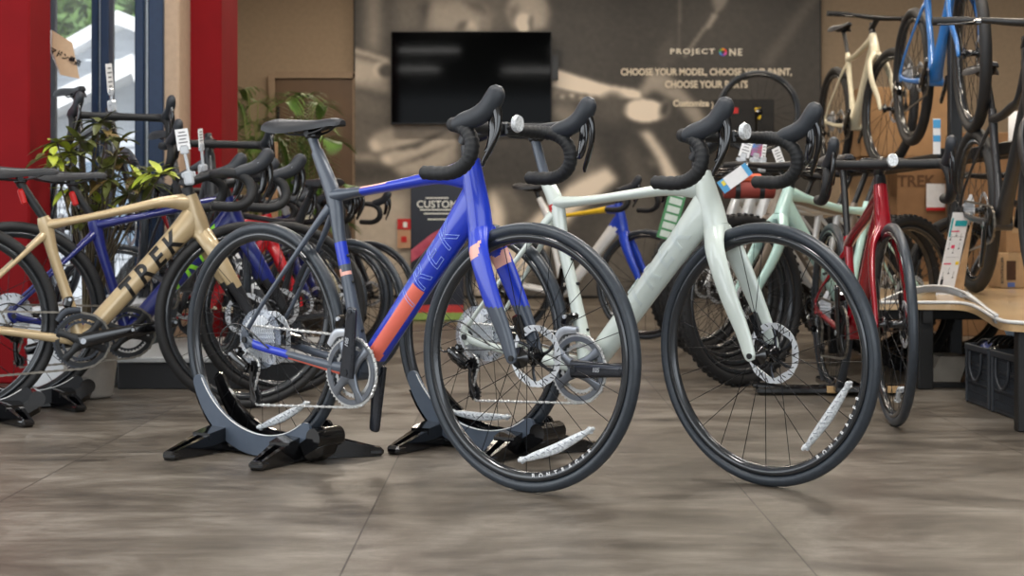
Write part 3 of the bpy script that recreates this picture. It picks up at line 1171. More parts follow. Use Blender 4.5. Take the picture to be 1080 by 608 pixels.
    fk = obj('fork', m, fork_mats or FM, root, S)
    if det >= 1:
        m = MB()
        for s_ in (-1, 1):
            m.cyl((wb - .002, s_ * .064, R), .0075, .005, seg=14)
        obj('thru_axle', m, DARKCAV, fk)
    # ---- wheels
    wo = dict(wopt); wo.update(ropt or {})
    wheel(root, 'rear_wheel', R, G['tr'], (0, 0, R), I, det, True, wo)
    wo = dict(wopt); wo.update(fopt or {})
    wheel(root, 'front_wheel', R, G['tr'], (wb, 0, R), S, det, False, wo)
    # ---- calipers
    if det >= 1:
        m = MB()
        m.box((wb - .055, .045, R + .075), (.028, .026, .06), Matrix.Rotation(-.45, 3, 'Y'), .006)
        m.box((wb - .045, .045, R + .05), (.02, .03, .02), None, .005)
        m.tube([(wb - .06, .05, R + .11), (wb - .085, .055, R + .16), (bx_ + .03, .045, bz_ - .05)], .0025, 6, n=5)
        obj('front_brake_caliper', m, BLKG, root, S)
        m = MB()
        m.box((.075, .05, R + .0), (.06, .026, .028), Matrix.Rotation(.2, 3, 'Y'), .006)
        m.tube([(.1, .05, R), (.2, .05, R - .02), (bb[0] - .05, .045, bb[1] + .03)], .0025, 6, n=5)
        obj('rear_brake_caliper', m, BLKG, root)
    # ---- seatpost and saddle
    cl = G['clamp']
    m = MB()
    m.tube([(cl[0] - .003, 0, cl[1]), (mt[0], 0, mt[1]), (mt[0] * .7 + sj[0] * .3, 0, mt[1] * .7 + sj[1] * .3)], [(.013, .0155)] * 3, sg, 0, Y)
    m.box((cl[0], 0, cl[1] + .004), (.042, .034, .018), Matrix.Rotation(-.05, 3, 'Y'), .006, mi=1)
    m.cyl((cl[0] - .002, 0, cl[1] + .012), .010, .05, seg=12, mi=1)
    sp_ = obj('seatpost', m, [post or BLK, BLK], root)
    if G.get('tail'):
        m = MB()
        m.box((cl[0] + .006, 0, cl[1] - .05), (.02, .034, .056), Matrix.Rotation(-.3, 3, 'Y'), .006)
        m.cyl((cl[0] + .02, 0, cl[1] - .05), .006, .03, 'x', 10, 1)
        obj('tail_reflector', m, [RED, BLK], sp_)
    sx, sz = G['sad']
    m = MB()
    saddle_mesh(m, sx, sz)
    sd = obj('saddle', m, SADM, root)
    m = MB()
    for s_ in (-1, 1):
        m.tube([(sx + .035, s_ * .022, sz - .03), (sx + .07, s_ * .022, sz - .045), (sx + .13, s_ * .022, sz - .050), (sx + .19, s_ * .021, sz - .043), (sx + .245, s_ * .012, sz - .020)], .0036, 8, n=5)
    obj('saddle_rails', m, BLK, sd)
    # ---- crankset
    ca = radians(G['cranka'])
    m = MB()
    ro = .101 if G['bar'] == 'drop' else .078
    gear(m, ro, ro - .017, 50, -.048, -.045, 0, depth=.0045, c=bb)
    if det:
        gear(m, ro * .72, ro * .72 - .012, 34, -.040, -.037, 0, depth=.0045, c=bb)
    cs = obj('crankset', m, CHAINM if det == 2 else DSTEEL, root)
    m = MB()
    m.annulus(circ(ro - .010, 48, bb), circ(ro - .024, 48, bb), -.0515, -.044)
    for q in (.55, 1.75, pi + .55, pi + 1.75):
        a = ca + q - 1.15
        m.tube([(bb[0] + .012 * cos(a), -.054, bb[1] + .012 * sin(a)), (bb[0] + .05 * cos(a), -.052, bb[1] + .05 * sin(a)), (bb[0] + (ro - .014) * cos(a), -.049, bb[1] + (ro - .014) * sin(a))], [(.008, .022), (.006, .012), (.004, .016)], 10, 0, Y, 4, sq=.7)
    m.cyl((bb[0], -.058, bb[1]), .019, .02, seg=24)
    obj('spider', m, GREY if det == 2 else BLK, cs)
    for s_, a in ((-1, ca), (1, ca + pi)):
        m = MB()
        e_ = (bb[0] + .172 * cos(a), bb[1] + .172 * sin(a))
        y0_, y1_ = s_ * .062, s_ * .074
        b0 = (bb[0] - .012 * cos(a), bb[1] - .012 * sin(a))
        m.tube([(b0[0], y0_, b0[1]), (bb[0] + .05 * cos(a), s_ * .066, bb[1] + .05 * sin(a)), (bb[0] + .12 * cos(a), s_ * .071, bb[1] + .12 * sin(a)), (e_[0], y1_, e_[1]), (e_[0] + .010 * cos(a), y1_, e_[1] + .010 * sin(a))],
               [(.010, .026), (.009, .024), (.008, .020), (.008, .018), (.006, .010)], 12, 0, Y, 4, sq=.75)
        m.cyl((e_[0], s_ * .0835, e_[1]), .006, .0015, seg=12, mi=1)
        m.cyl((bb[0], s_ * .0735, bb[1]), .010, .0025, seg=16, mi=1)
        co = obj('crank_arm', m, [mat('crank_arm_grey', (50, 53, 60), .25, .5, coat=.4, nz=.06) if det == 2 else BLKG, SILV if det < 2 else DSTEEL], cs)
        if det == 2 and s_ == -1:
            Mx = frame3((bb[0] + .085 * cos(a), -.0795, bb[1] + .085 * sin(a)), (cos(a), 0, sin(a)), (-sin(a), 0, cos(a)))
            if cos(a) < -.2:
                Mx = Mx @ Matrix.Rotation(pi, 4, 'Z')
            text('crank_lettering', '105', .017, Mx, SILV, cs, shear=.2, bold=.0006)
    # ---- chain
    if chain:
        path = []
        pu = (.012, R - .085)
        pl = (.022, R - .168) if G['bar'] == 'drop' else (.03, R - .16)
        cr_ = .040
        for i in range(8):      # over the chainring, front half
            a = pi / 2 - i * pi / 7
            path.append((bb[0] + (ro - .003) * cos(a), -.0465, bb[1] + (ro - .003) * sin(a)))
        path.append((pl[0] + .005, -.045, pl[1] - .022))
        path.append((pl[0] - .016, -.045, pl[1] - .004))
        path.append((pu[0] + .022, -.044, pu[1] + .0))
        path.append((pu[0] + .016, -.043, pu[1] + .02))
        path.append((-.018, -.042, R - .036))
        path.append((-.038, -.042, R + .01))
        path.append((-.012, -.042, R + .038))
        path.append((.01, -.042, R + .040))
        path.append(path[0])
        m = MB()
        tot = 0
        link_l = .0127 if det else .022
        carry = 0
        idx = 0
        for a_, b_ in zip(path[:-1], path[1:]):
            a_, b_ = V(a_), V(b_)
            L = (b_ - a_).length
            dr = (b_ - a_).normalized()
            ang = atan2(dr.z, dr.x)
            s_ = carry
            while s_ < L:
                p = a_ + dr * s_
                wdt = .0085 if idx % 2 else .0062
                m.box(p, (link_l * .98, wdt, .0078 if idx % 2 else .006), Matrix.Rotation(-ang, 3, 'Y'), .002 if det == 2 else 0, mi=0)
                s_ += link_l
                idx += 1
            carry = s_ - L
        obj('chain', m, [CHAINM if det == 2 else CHAIN2, DSTEEL], root)
        # derailleur
        m = MB()
        m.tube([(-.012, -.066, R - .03), (-.02, -.075, R - .045), (-.005, -.078, R - .075), (pu[0], -.07, pu[1])], [(.009, .010), (.012, .013), (.014, .016), (.012, .014)], 10, 0, n=4)
        m.tube([(-.045, -.078, R - .042), (-.02, -.080, R - .06), (.015, -.076, R - .08)], [(.012, .016), (.014, .02), (.012, .016)], 8, 0, n=3, sq=.6)
        m.cyl((-.012, -.083, R - .03), .010, .012, seg=16)
        m.cyl((-.045, -.083, R - .042), .010, .012, seg=16)
        for yy in (-.036, -.055):
            m.tube([(pu[0] + .002, yy, pu[1] + .012), (pu[0] - .004, yy, (pu[1] + pl[1]) / 2), (pl[0] - .002, yy, pl[1]), (pl[0] + .004, yy, pl[1] - .012)], [(.0015, .012), (.0015, .007), (.0015, .014), (.0015, .009)], 8, 0 if yy < -.05 else 1, Y, 4)
        if det:
            m.cyl((-.012, -.0895, R - .03), .0045, .002, seg=12, mi=2)
            m.cyl((-.045, -.0895, R - .042), .0045, .002, seg=12, mi=2)
            m.tube([(.10, -.068, R - .02), (.0, -.085, R + .045), (-.07, -.088, R + .03), (-.092, -.087, R - .01), (-.075, -.085, R - .045), (-.05, -.083, R - .045)], .0025, 6, n=6)
        dl = obj('rear_derailleur', m, [BLKG, DSTEEL, SILV], root)
        for pc, nt_ in ((pu, 11), (pl, 11)):
            m = MB()
            gear(m, .024, .006, 11, -.048, -.043, 0, depth=.006, c=pc)
            obj('jockey_wheel', m, BLK, dl)
        if det and G['bar'] == 'drop':
            m = MB()
            fdx, fdz = bb[0] - .055, bb[1] + .115
            m.tube([(fdx - .028, -.052, fdz - .045), (fdx, -.052, fdz - .012), (fdx + .05, -.052, fdz - .008)], [(.0012, .010), (.0012, .014), (.0012, .010)], 8, 1, Y, 4)
            m.tube([(fdx - .028, -.039, fdz - .045), (fdx, -.039, fdz - .012), (fdx + .05, -.039, fdz - .008)], [(.0012, .010), (.0012, .014), (.0012, .010)], 8, 1, Y, 4)
            m.box((fdx + .008, -.04, fdz + .02), (.03, .03, .038), Matrix.Rotation(.3, 3, 'Y'), .007)
            m.box((fdx + .02, -.022, fdz + .03), (.02, .03, .02), None, .005)
            m.cyl((fdx + .012, -.057, fdz + .03), .006, .006, seg=12, mi=2)
            obj('front_derailleur', m, [BLKG, SILV if det == 2 else DSTEEL, SILV], root)
    # ---- stem + bars
    bc = G['barc']
    sp = (hx + (hx - bx_) * .22, hz + (hz - bz_) * .22)
    m = MB()
    m.tube([(hx, 0, hz - .002), (sp[0], 0, sp[1])], [(.022, .024), (.019, .021)], sg, 0, Y)
    st_ = obj('headset_spacers', m, spacer, root, S)
    m = MB()
    m.tube([(sp[0] - .012, 0, sp[1] + .004), (sp[0], 0, sp[1] + .018), (sp[0] * .5 + bc[0] * .5, 0, sp[1] * .5 + bc[1] * .5 + .008), (bc[0] - .004, 0, bc[1])], [(.019, .020), (.019, .022), (.017, .018), (.021, .021)], sg, 0, Y, 4)
    m.tube([(sp[0], 0, sp[1] + .02), (sp[0] - .012, 0, sp[1] + .045)], [(.017, .019), (.016, .017)], sg, 0, Y)
    obj('stem', m, BLK, root, S)
    if G['bar'] == 'drop':
        dv_ = G.get('flare', 0.0)
        half = [(0, .0, 0, .0165), (0, .05, 0, .0165), (-.002, .10, 0, .0155), (.002, .16, .0, .0172), (.018, .190, -.001, .0178), (.05, .199, -.008, .018), (.078, .203 + dv_ * .2, -.028, .018), (.090, .207 + dv_ * .4, -.058, .018), (.082, .211 + dv_ * .7, -.090, .018), (.055, .214 + dv_ * .9, -.113, .018), (.015, .216 + dv_, -.122, .0178), (-.055, .217 + dv_, -.119, .0172)]
        m = MB()
        for s_ in (-1, 1):
            pts = catmull([(a, s_ * y_, z_, r_) for a, y_, z_, r_ in half], 8 if det == 2 else 3)
            rr_ = []
            for i, p in enumerate(pts):
                r_ = p[3]
                if det == 2 and p[1] * s_ > .09:
                    r_ *= 1 + .045 * (1 if i % 3 else -1)
                rr_.append((r_, r_))
            m.tube([(bc[0] + p[0], p[1], bc[1] + p[2]) for p in pts], rr_, 14 if det else 8, 0)
            e_ = pts[-1]
            m.cyl((bc[0] + e_[0] - .002, e_[1], bc[1] + e_[2]), .0135, .008, 'x', 14)
        hb_ = obj('handlebar', m, bar_tape or TAPE, root, S)
        for s_ in (-1, 1):
            m = MB()
            y_ = s_ * .201
            m.tube([(bc[0] + .035, y_, bc[1] - .004), (bc[0] + .06, y_, bc[1] + .004), (bc[0] + .095, y_ * .99, bc[1] + .014), (bc[0] + .125, y_ * .98, bc[1] + .030), (bc[0] + .148, y_ * .97, bc[1] + .056), (bc[0] + .158, y_ * .97, bc[1] + .076), (bc[0] + .163, y_ * .97, bc[1] + .086)],
                   [(.018, .019), (.019, .024), (.019, .025), (.019, .026), (.020, .027), (.017, .022), (.009, .010)], 16 if det == 2 else 10, 0, Y, 5)
            sh = obj('brake_hood', m, HOODM, root, S)
            m = MB()
            x0_, z0_ = bc[0] + .150, bc[1] + .040
            m.tube([(x0_, y_ * .97, z0_), (x0_ + .012, y_ * .98, z0_ - .03), (x0_ + .012, y_ * 1.0, z0_ - .07), (x0_ - .002, y_ * 1.03, z0_ - .105), (x0_ - .018, y_ * 1.06, z0_ - .135), (x0_ - .02, y_ * 1.07, z0_ - .148)],
                   [(.010, .016), (.008, .012), (.0085, .007), (.009, .006), (.007, .005), (.003, .003)], 10, 0, Y, 4)
            m.tube([(x0_ - .01, y_ * .97, z0_ - .01), (x0_ - .008, y_ * .95, z0_ - .06), (x0_ - .018, y_ * .96, z0_ - .10), (x0_ - .03, y_ * .97, z0_ - .11)],
                   [(.006, .012), (.0035, .014), (.003, .012), (.002, .005)], 8, 0, Y, 4)
            m.box((x0_ - .012, y_ * .97, z0_ - .004), (.026, .028, .03), Matrix.Rotation(.5, 3, 'Y'), .006)
            m.cyl((x0_ - .035, y_ * .97 + s_ * .0175, z0_ - .008), .0045, .003, seg=12, mi=1)
            obj('brake_lever', m, [BLKG, SILV], sh)
    else:
        m = MB()
        hw_ = G.get('bw', .36)
        m.tube([(bc[0] - .05, -hw_, bc[1] + .012), (bc[0] - .02, -.2, bc[1] + .012), (bc[0], -.06, bc[1]), (bc[0], .06, bc[1]), (bc[0] - .02, .2, bc[1] + .012), (bc[0] - .05, hw_, bc[1] + .012)], [.011, .011, .0155, .0155, .011, .011], 12, 0, n=5)
        hb_ = obj('handlebar', m, BLK, root, S)
        for s_ in (-1, 1):
            m = MB()
            m.tube([(bc[0] - .05, s_ * (hw_ + .004), bc[1] + .012), (bc[0] - .034, s_ * (hw_ - .13), bc[1] + .012)], .0165, 12, 0)
            obj('grip', m, TAPE, hb_)
            m = MB()
            m.tube([(bc[0] - .02, s_ * (hw_ - .15), bc[1] + .008), (bc[0] + .02, s_ * (hw_ - .13), bc[1] - .005), (bc[0] + .025, s_ * (hw_ - .06), bc[1] - .008), (bc[0] + .018, s_ * (hw_ - .0), bc[1] - .008)], [.009, .008, .005, .005], 8, 0, n=4)
            m.box((bc[0] - .015, s_ * (hw_ - .16), bc[1] + .004), (.03, .03, .022), None, .005)
            obj('brake_lever', m, BLKG, hb_)
    # front reflector
    if G.get('front_reflector', True) and det >= 1:
        m = MB()
        rx, rz_ = bc[0] + .055, bc[1] + .012
        m.tube([(bc[0] + .012, .02, bc[1]), (bc[0] + .045, .02, bc[1] + .004)], .006, 8, 1)
        m.box((bc[0] + .012, .02, bc[1]), (.03, .016, .036), None, .005, mi=1)
        m.tube([(rx - .008, .02, rz_), (rx, .02, rz_), (rx + .008, .02, rz_)], [(.017, .020), (.020, .024), (.017, .020)], 20, 0, ref=Y, sq=.92)
        obj('front_reflector', m, [REFL, BLK], root, S)
    if txt:
        from mathutils.bvhtree import BVHTree
        fmsh = fr.data
        bvh = BVHTree.FromPolygons([v.co.copy() for v in fmsh.vertices], [tuple(p.vertices) for p in fmsh.polygons])
        for T_ in txt:
            M_ = T_['M'](G) if callable(T_.get('M')) else T_['M']
            text('frame_lettering', T_['s'], T_['size'], M_, T_['mat'], fr, wrap=bvh, **T_.get('k', {}))
    root['_S'] = 0
    del root['_S']
    return root, S


def dt_frame(G, t, off, lat=-.0285, up=1):
    # frame on the right face of the down tube, running BB -> head
    hx, hz = G['ht']; bx_, bz_ = G['hb']; bb = G['bb']
    p0 = V((hx * .42 + bx_ * .58, 0, hz * .42 + bz_ * .58))
    p1 = V((bb[0] + .015, 0, bb[1] + .012))
    d = (p0 - p1).normalized()
    c = p1.lerp(p0, t)
    nrm = V((-d.z, 0, d.x))
    return frame3(c + nrm * off + V((0, lat, 0)), d, nrm)


def dt_frame_left(G, t, off, lat=.0285):
    hx, hz = G['ht']; bx_, bz_ = G['hb']; bb = G['bb']
    p0 = V((hx * .42 + bx_ * .58, 0, hz * .42 + bz_ * .58))
    p1 = V((bb[0] + .015, 0, bb[1] + .012))
    d = (p1 - p0).normalized()
    c = p1.lerp(p0, t)
    nrm = V((d.z, 0, -d.x))
    if nrm.z < 0:
        nrm = -nrm
    return frame3(c + nrm * off + V((0, lat, 0)), d, nrm)


# paints
CHAR = mat('charcoal_frame', (66, 74, 86), 0.35, coat=.4, nz=.03)
BLUE = mat('cobalt_frame', (24, 54, 184), 0.3, coat=.5, nz=.04, nscale=4)
CORAL = mat('coral_accent', (232, 112, 92), 0.4, coat=.3, nz=.03)
PINKP = mat('pale_pink_accent', (238, 176, 160), 0.4, coat=.3, nz=.03)
SAGE = mat('pale_sage_frame', (205, 214, 206), 0.22, coat=.8, nz=.02)
GOLD = mat('sand_gold_frame', (190, 168, 130), 0.33, .25, coat=.6, nz=.03)
NAVY = mat('deep_blue_frame', (22, 34, 110), 0.28, coat=.6, nz=.05)
REDF = mat('candy_red_frame', (150, 12, 30), 0.18, .15, coat=1.0, nz=.05)
REDB = mat('bright_red_frame', (196, 26, 38), 0.25, coat=.6, nz=.04)
CREAM = mat('cream_frame', (222, 214, 186), 0.35, coat=.4, nz=.03)
AZUR = mat('azure_frame', (52, 122, 196), 0.3, coat=.6, nz=.04)
MINT = mat('mint_frame', (182, 214, 204), 0.3, coat=.6, nz=.03)
TAUPE = mat('taupe_frame', (126, 112, 98), 0.4, coat=.4, nz=.04)
SILVF = mat('silver_frame', (196, 198, 198), 0.3, .3, coat=.6, nz=.04)
BLACKF = mat('matt_black_frame', (30, 31, 35), 0.4, coat=.2, nz=.06)
YELF = mat('yellow_frame', (228, 186, 40), 0.35, coat=.5, nz=.04)
RACEB = mat('race_blue_frame', (26, 66, 190), 0.3, coat=.5, nz=.04)
WHF = mat('white_frame', (226, 226, 224), 0.3, coat=.5, nz=.02)
LBL = mat('line_pale_blue', (150, 176, 240), .4, nz=.02)
BTXT = mat('black_decal', (16, 16, 18), .35, nz=.05)
SAGET = mat('sage_decal', (199, 209, 204), .25, coat=.6, nz=.02)

# ---- hero 1: blue and charcoal road bike
GB = dict(ROAD)


def blue_frame(c):
    x, y_, z_ = c
    if x > .42 and z_ > .72:
        if x < .52 and z_ > .782 + (x - .46) * .12:
            return 3
        return 1
    if x > .78:
        return 1
    q_ = .238 * x - .971 * z_
    if .31 < x < .40 and -.53 < q_ < -.463:
        return 1
    if .31 < x < .40 and -.451 < q_ < -.434 and y_ < .004:
        return 3
    if .03 < x < .17 and z_ < .35 and y_ < -.03 and z_ > .29:
        return 1
    if .17 < x < .40 and z_ < .30 and y_ < -.03 and z_ < R_cs(x) - .006:
        return 2
    return 0


def blue_dt(c):
    d = V((.8273 - .431, 0, .7418 - .284)).normalized()
    rel = V((c.x - .431, 0, c.z - .284))
    t_ = rel.dot(d)
    o_ = rel.dot(V((-d.z, 0, d.x)))
    if t_ < .05:
        return 0
    if t_ < .31 and -.031 < o_ < .008 and c.y < 0:
        return 2
    return 1


def R_cs(x):
    return .302 - (x - .2) * .14


def blue_fork(c):
    if c.z < .468:
        return 0
    q_ = c.x * .43 - c.z * .90
    if -.195 < q_ < -.16 and c.y < -.045 and c.x < .88:
        return 2
    if -.17 < q_ < -.13 and .03 < c.y < .043:
        return 2
    return 1


BP = (-.734, 4.473)
WP = (-.096, 4.58)
blue_txt = [dict(s='TREK', size=.092, mat=LBL, M=lambda G: dt_frame(G, .61, -.002, -.0288), k=dict(outline=.0008, shear=.22, space=1.45))]
blue, SB = bicycle('road_bicycle', 'cobalt blue and charcoal drop-bar road bicycle with coral accents, in front left of centre', 'bicycle', BP, .686, GB,
                   [CHAR, BLUE, CORAL, PINKP], 2, steer=-.03, frame_mi=blue_frame, dt_mi=blue_dt, fork_mi=blue_fork, fork_mats=[CHAR, BLUE, PINKP], post=CHAR, spacer=BLK, z=.0, txt=blue_txt,
                   ropt=dict(reflectors=[(-91, -43)]), fopt=dict(reflectors=[(-92, -40)], rimtext=('BONTRAGER', -84, 4.6, .0155)))
blue.location.z = 0.0
# ---- hero 2: pale sage road bike
GW = dict(ROAD, ht=(.798, .815), hb=(.843, .672), sj=(.296, .738), mast=(.258, .805), clamp=(.22, .925), barc=(.872, .910), sad=(.07, .982),
          tt=[(.42, .747, .0135), (.58, .763, .0145), (.70, .776, .020)], cranka=2)


def white_frame(c):
    if .255 < c.x < .295 and .715 < c.z < .735:
        return 1
    return 0


white_txt = [dict(s='TREK', size=.092, mat=SAGET, M=lambda G: dt_frame(G, .61, .004, -.0284), k=dict(shear=.22, space=1.45, bold=.001))]
white, SW = bicycle('road_bicycle', 'pale sage-white drop-bar road bicycle standing at front right of centre', 'bicycle', WP, .714, GW, [SAGE, RED], 2,
                    steer=.075, frame_mi=white_frame, post=CHAR, txt=white_txt, ropt=dict(reflectors=[(-114, -64)]), fopt=dict(reflectors=[(-61, -13)], rimtext=('BONTRAGER', -56, 4.8, .0155)))


# ---- display stands
STG = mat('stand_grey_plate', (88, 98, 112), .4, .3, nz=.04)


def wheel_stand(pos, yaw, label, group=None, sc=1.0, plate=STG, det=2):
    t = thing('bicycle_stand', (pos[0], pos[1], 0), label, 'bicycle stand', group, rz=-yaw, sc=sc)
    n = 20
    for s_ in (-1, 1):
        m = MB()
        outer, inner = [], []
        for i in range(n + 1):
            u = i / n
            a = radians(-146 + 96 * u)
            rm = .292 + .062 * u
            wv = .030 * (1 if 0.0 < u < 1 else 1)
            wv = .022 + .012 * sin(pi * min(1, u * 1.1))
            outer.append(((rm + wv) * cos(a), .342 + (rm + wv) * sin(a)))
            inner.append(((rm - wv) * cos(a), .342 + (rm - wv) * sin(a)))
        # round ends
        def cap(p, q, sgn):
            c_ = ((p[0] + q[0]) / 2, (p[1] + q[1]) / 2)
            r_ = math.hypot(p[0] - q[0], p[1] - q[1]) / 2
            a0 = atan2(p[1] - c_[1], p[0] - c_[0])
            return [(c_[0] + r_ * cos(a0 + sgn * pi * k / 6), c_[1] + r_ * sin(a0 + sgn * pi * k / 6)) for k in range(1, 6)]
        poly = outer + cap(outer[-1], inner[-1], 1) + inner[::-1] + cap(inner[0], outer[0], 1)
        zmin = min(p[1] for p in poly)
        poly = [(p[0], p[1] + max(0, .004 - zmin)) for p in poly]
        y0_, y1_ = (s_ * .036, s_ * .046)
        # quads strip to keep the concave plate clean
        L = len(outer)
        dz = max(0, .004 - zmin)
        vs, fs = [], []
        for yy in (y0_, y1_):
            vs += [(p[0], yy, p[1] + dz) for p in outer] + [(p[0], yy, p[1] + dz) for p in inner]
        for k in range(L - 1):
            fs += [(k, k + 1, L + k + 1, L + k), (2 * L + k, 3 * L + k, 3 * L + k + 1, 2 * L + k + 1),
                   (k, 2 * L + k, 2 * L + k + 1, k + 1), (L + k, L + k + 1, 3 * L + k + 1, 3 * L + k)]
        m.add(vs, fs, 0, False)
        for (p, q, sg_) in ((outer[-1], inner[-1], 1), (inner[0], outer[0], 1)):
            cc = [(p[0], p[1])] + cap(p, q, sg_) + [(q[0], q[1])]
            m.prism([(a_, b_ + dz) for a_, b_ in cc], y0_, y1_)
        # white edge line
        if s_ < 0:
            m.tube([(p[0], y1_ - .001, p[1] + dz) for p in inner], .0016, 6, 1)
        obj('side_plate', m, [plate if s_ < 0 else BLKG, WHITEP], t)
    m = MB()
    # black cradle between the plates
    vs, fs = [], []
    for i in range(n + 1):
        u = i / n
        a = radians(-146 + 96 * u)
        rm = .298 + .062 * u + .022
        x, z_ = rm * cos(a), max(.008, .342 + rm * sin(a))
        m_ = V((x, 0, z_))
        vs += [(x, -.038, z_), (x, .038, z_)]
    for i in range(n):
        fs.append((2 * i, 2 * i + 1, 2 * i + 3, 2 * i + 2))
    m.add(vs, fs, 0)
    m.box((.235, 0, .052), (.09, .09, .085), Matrix.Rotation(-.5, 3, 'Y'), .02)
    m.cyl((.265, 0, .075), .028, .10, seg=20)
    m.box((0, 0, .012), (.40, .07, .022), None, .006)
    obj('cradle', m, BLKG, t)
    # legs: four black feet with triangular windows
    for (cx, cy, tx, ty_) in ((-.15, -.045, -.115, -.255), (-.15, .045, -.115, .235), (.17, -.045, .215, -.215), (.17, .045, .285, .20)):
        m = MB()
        d = V((tx - cx, ty_ - cy, 0))
        L = d.length
        d.normalize()
        nrm = V((-d.y, d.x, 0))
        z0_, z1_ = .075, .024

        def P3(u, h, w_):
            return V((cx, cy, 0)) + d * (u * L) + nrm * w_ + V((0, 0, h))
        wA, wB = .036, .018
        for w0, w1 in ((-1, -.45), (.45, 1)):
            m.add([P3(0, .006, wA * w0), P3(0, .006, wA * w1), P3(1, .002, wB * w0), P3(1, .002, wB * w1), P3(0, z0_, wA * w0), P3(0, z0_, wA * w1), P3(1, z1_, wB * w0), P3(1, z1_, wB * w1)],
                  [(0, 1, 3, 2), (4, 6, 7, 5), (0, 2, 6, 4), (1, 5, 7, 3), (0, 4, 5, 1), (2, 3, 7, 6)], 0, False)
        m.add([P3(0, z0_, wA), P3(0, z0_, -wA), P3(.35, z0_ * .85, -wA * .9), P3(.35, z0_ * .85, wA * .9), P3(0, z0_ - .02, wA), P3(0, z0_ - .02, -wA), P3(.35, z0_ * .6, -wA * .9), P3(.35, z0_ * .6, wA * .9)],
              [(0, 1, 2, 3), (4, 7, 6, 5), (0, 3, 7, 4), (1, 5, 6, 2), (2, 6, 7, 3), (0, 4, 5, 1)], 0, False)
        c_ = P3(.92, .014, 0)
        m.box(c_, (.05, .046, .026), atan2(d.y, d.x), .009)
        m.tube([P3(.1, .004, -wA * .6), P3(.9, .003, -wB * .6)], .003, 6, 1)
        obj('foot', m, [BLKG, SILV], t)
    return t


wheel_stand(BP, .686, 'grey and black floor stand cradling the rear wheel of the blue bicycle')
wheel_stand(WP, .714, 'grey and black floor stand behind the blue front wheel, holding the pale sage bicycle')

# ---- left: gold and navy bikes
GG = dict(ROAD, tail=True, R=.345, tr=.019, ht=(.80, .785), hb=(.842, .655), sj=(.30, .672), mast=(.290, .705), clamp=(.215, .825), barc=(.885, .862), sad=(.065, .882),
          tt=[(.42, .698, .014), (.58, .732, .016), (.70, .758, .02)], cranka=12, dt=.036, flare=.02, wb=1.02, front_reflector=False)
gold_txt = [dict(s='TREK', size=.090, mat=BTXT, M=lambda G: dt_frame(G, .57, -.003, -.0292), k=dict(shear=.22, space=1.5, bold=.003))]
GP = (-1.90, 5.17)
gy = -.42


def gold_bike(label, pos, yaw, col, txt_, **k):
    return bicycle('gravel_bicycle', label, 'bicycle', pos, yaw, GG, col, 1, txt=txt_, fork_mi=lambda c: 1 if c.z < .46 else 0, fork_mats=[col[0], BLACKF], wopt=dict(tyre=mat('tyre_matt', (28, 28, 29), .6, nz=.15)), **k)


gold_bike('sand gold drop-bar bicycle with black lettering at the left edge, nearest of its row', GP, gy, [GOLD], gold_txt)
LIME = mat('lime_decal', (140, 220, 60), .4, nz=.03)
navy_txt = [dict(s='TREK', size=.090, mat=LIME, M=lambda G: dt_frame(G, .60, .0, -.0292), k=dict(shear=.22, space=1.55, bold=.0035))]
NP = (-1.84, 5.58)
gold_bike('deep blue drop-bar bicycle with lime lettering, directly behind the gold one', NP, gy, [NAVY], navy_txt)
PLB = mat('stand_black_plate', (30, 31, 34), .4, .2, nz=.05)
wheel_stand(GP, gy, 'black floor stand under the rear wheel of the gold bicycle', plate=PLB, det=1)
wheel_stand(NP, gy, 'black floor stand under the rear wheel of the deep blue bicycle', plate=PLB, det=1)

# window-side bike with a card on the saddle (standing on the display platform)
PLZ = .13
pz_ = thing('display_plinth', (-1.86, 6.85, 0), 'white plinth under the window bicycle', 'plinth')
m = MB(); m.box((.02, 0, .155), (.36, 1.06, .31), None, .004); m.box((.02, 0, .32), (.38, 1.08, .02), None, .004)
obj('plinth_body', m, mat('plinth_white', (214, 218, 222), .5, nz=.03), pz_)
WSB, _ = bicycle('road_bicycle', 'black road bicycle by the window with a handwritten card on its saddle', 'bicycle', (-2.11, 7.16), radians(60), dict(ROAD, front_reflector=False, barc=(.90, .82), ht=(.808, .79), clamp=(.213, .948), sad=(.06, 1.005)), [BLACKF], 1, z=.33, sc=.98)
# ---- bikes behind, centre left
kid = dict(ROAD, front_reflector=False)
ROWG = 'bicycles parked in the row behind the blue bicycle'
bicycle('road_bicycle', 'small red road bicycle in the row seen through the blue bicycle rear wheel', 'bicycle', (-1.85, 7.1), -.25, kid, [REDB], 0, sc=.86)
bicycle('road_bicycle', 'cream road bicycle behind the small red one', 'bicycle', (-1.72, 7.65), -.3, kid, [CREAM], 0, sc=.86)
bw_txt = [dict(s='TREK', size=.085, mat=WHITEP, M=lambda G: dt_frame_left(G, .5, .0, .0292), k=dict(shear=.22, space=1.5, bold=.003))]
bicycle('road_bicycle', 'black bicycle with white lettering facing left, seen inside the blue bicycle rear wheel', 'bicycle', (-.72, 6.65), pi + .5, dict(ROAD, front_reflector=False), [BLACKF], 0, sc=.9, txt=bw_txt)
bicycle('road_bicycle', 'dark small bicycle whose front wheel shows widest behind the charcoal seat tube', 'bicycle', (-1.60, 8.7), .35, kid, [BLACKF], 0, sc=.86)
bicycle('road_bicycle', 'middle of the three dark small bicycles behind the charcoal seat tube', 'bicycle', (-1.72, 8.25), .35, kid, [CHAR], 0, sc=.86)
bicycle('road_bicycle', 'innermost of the three dark small bicycles behind the charcoal seat tube', 'bicycle', (-1.80, 7.95), .35, kid, [NAVY], 0, sc=.86)

# ---- race bike in yellow, blue and white near the mural


def race_mi(c):
    if c.x > .80 or (c.z > .70 and c.x > .72):
        return 1
    if c.z > .73 and c.x > .32:
        return 0
    return 2


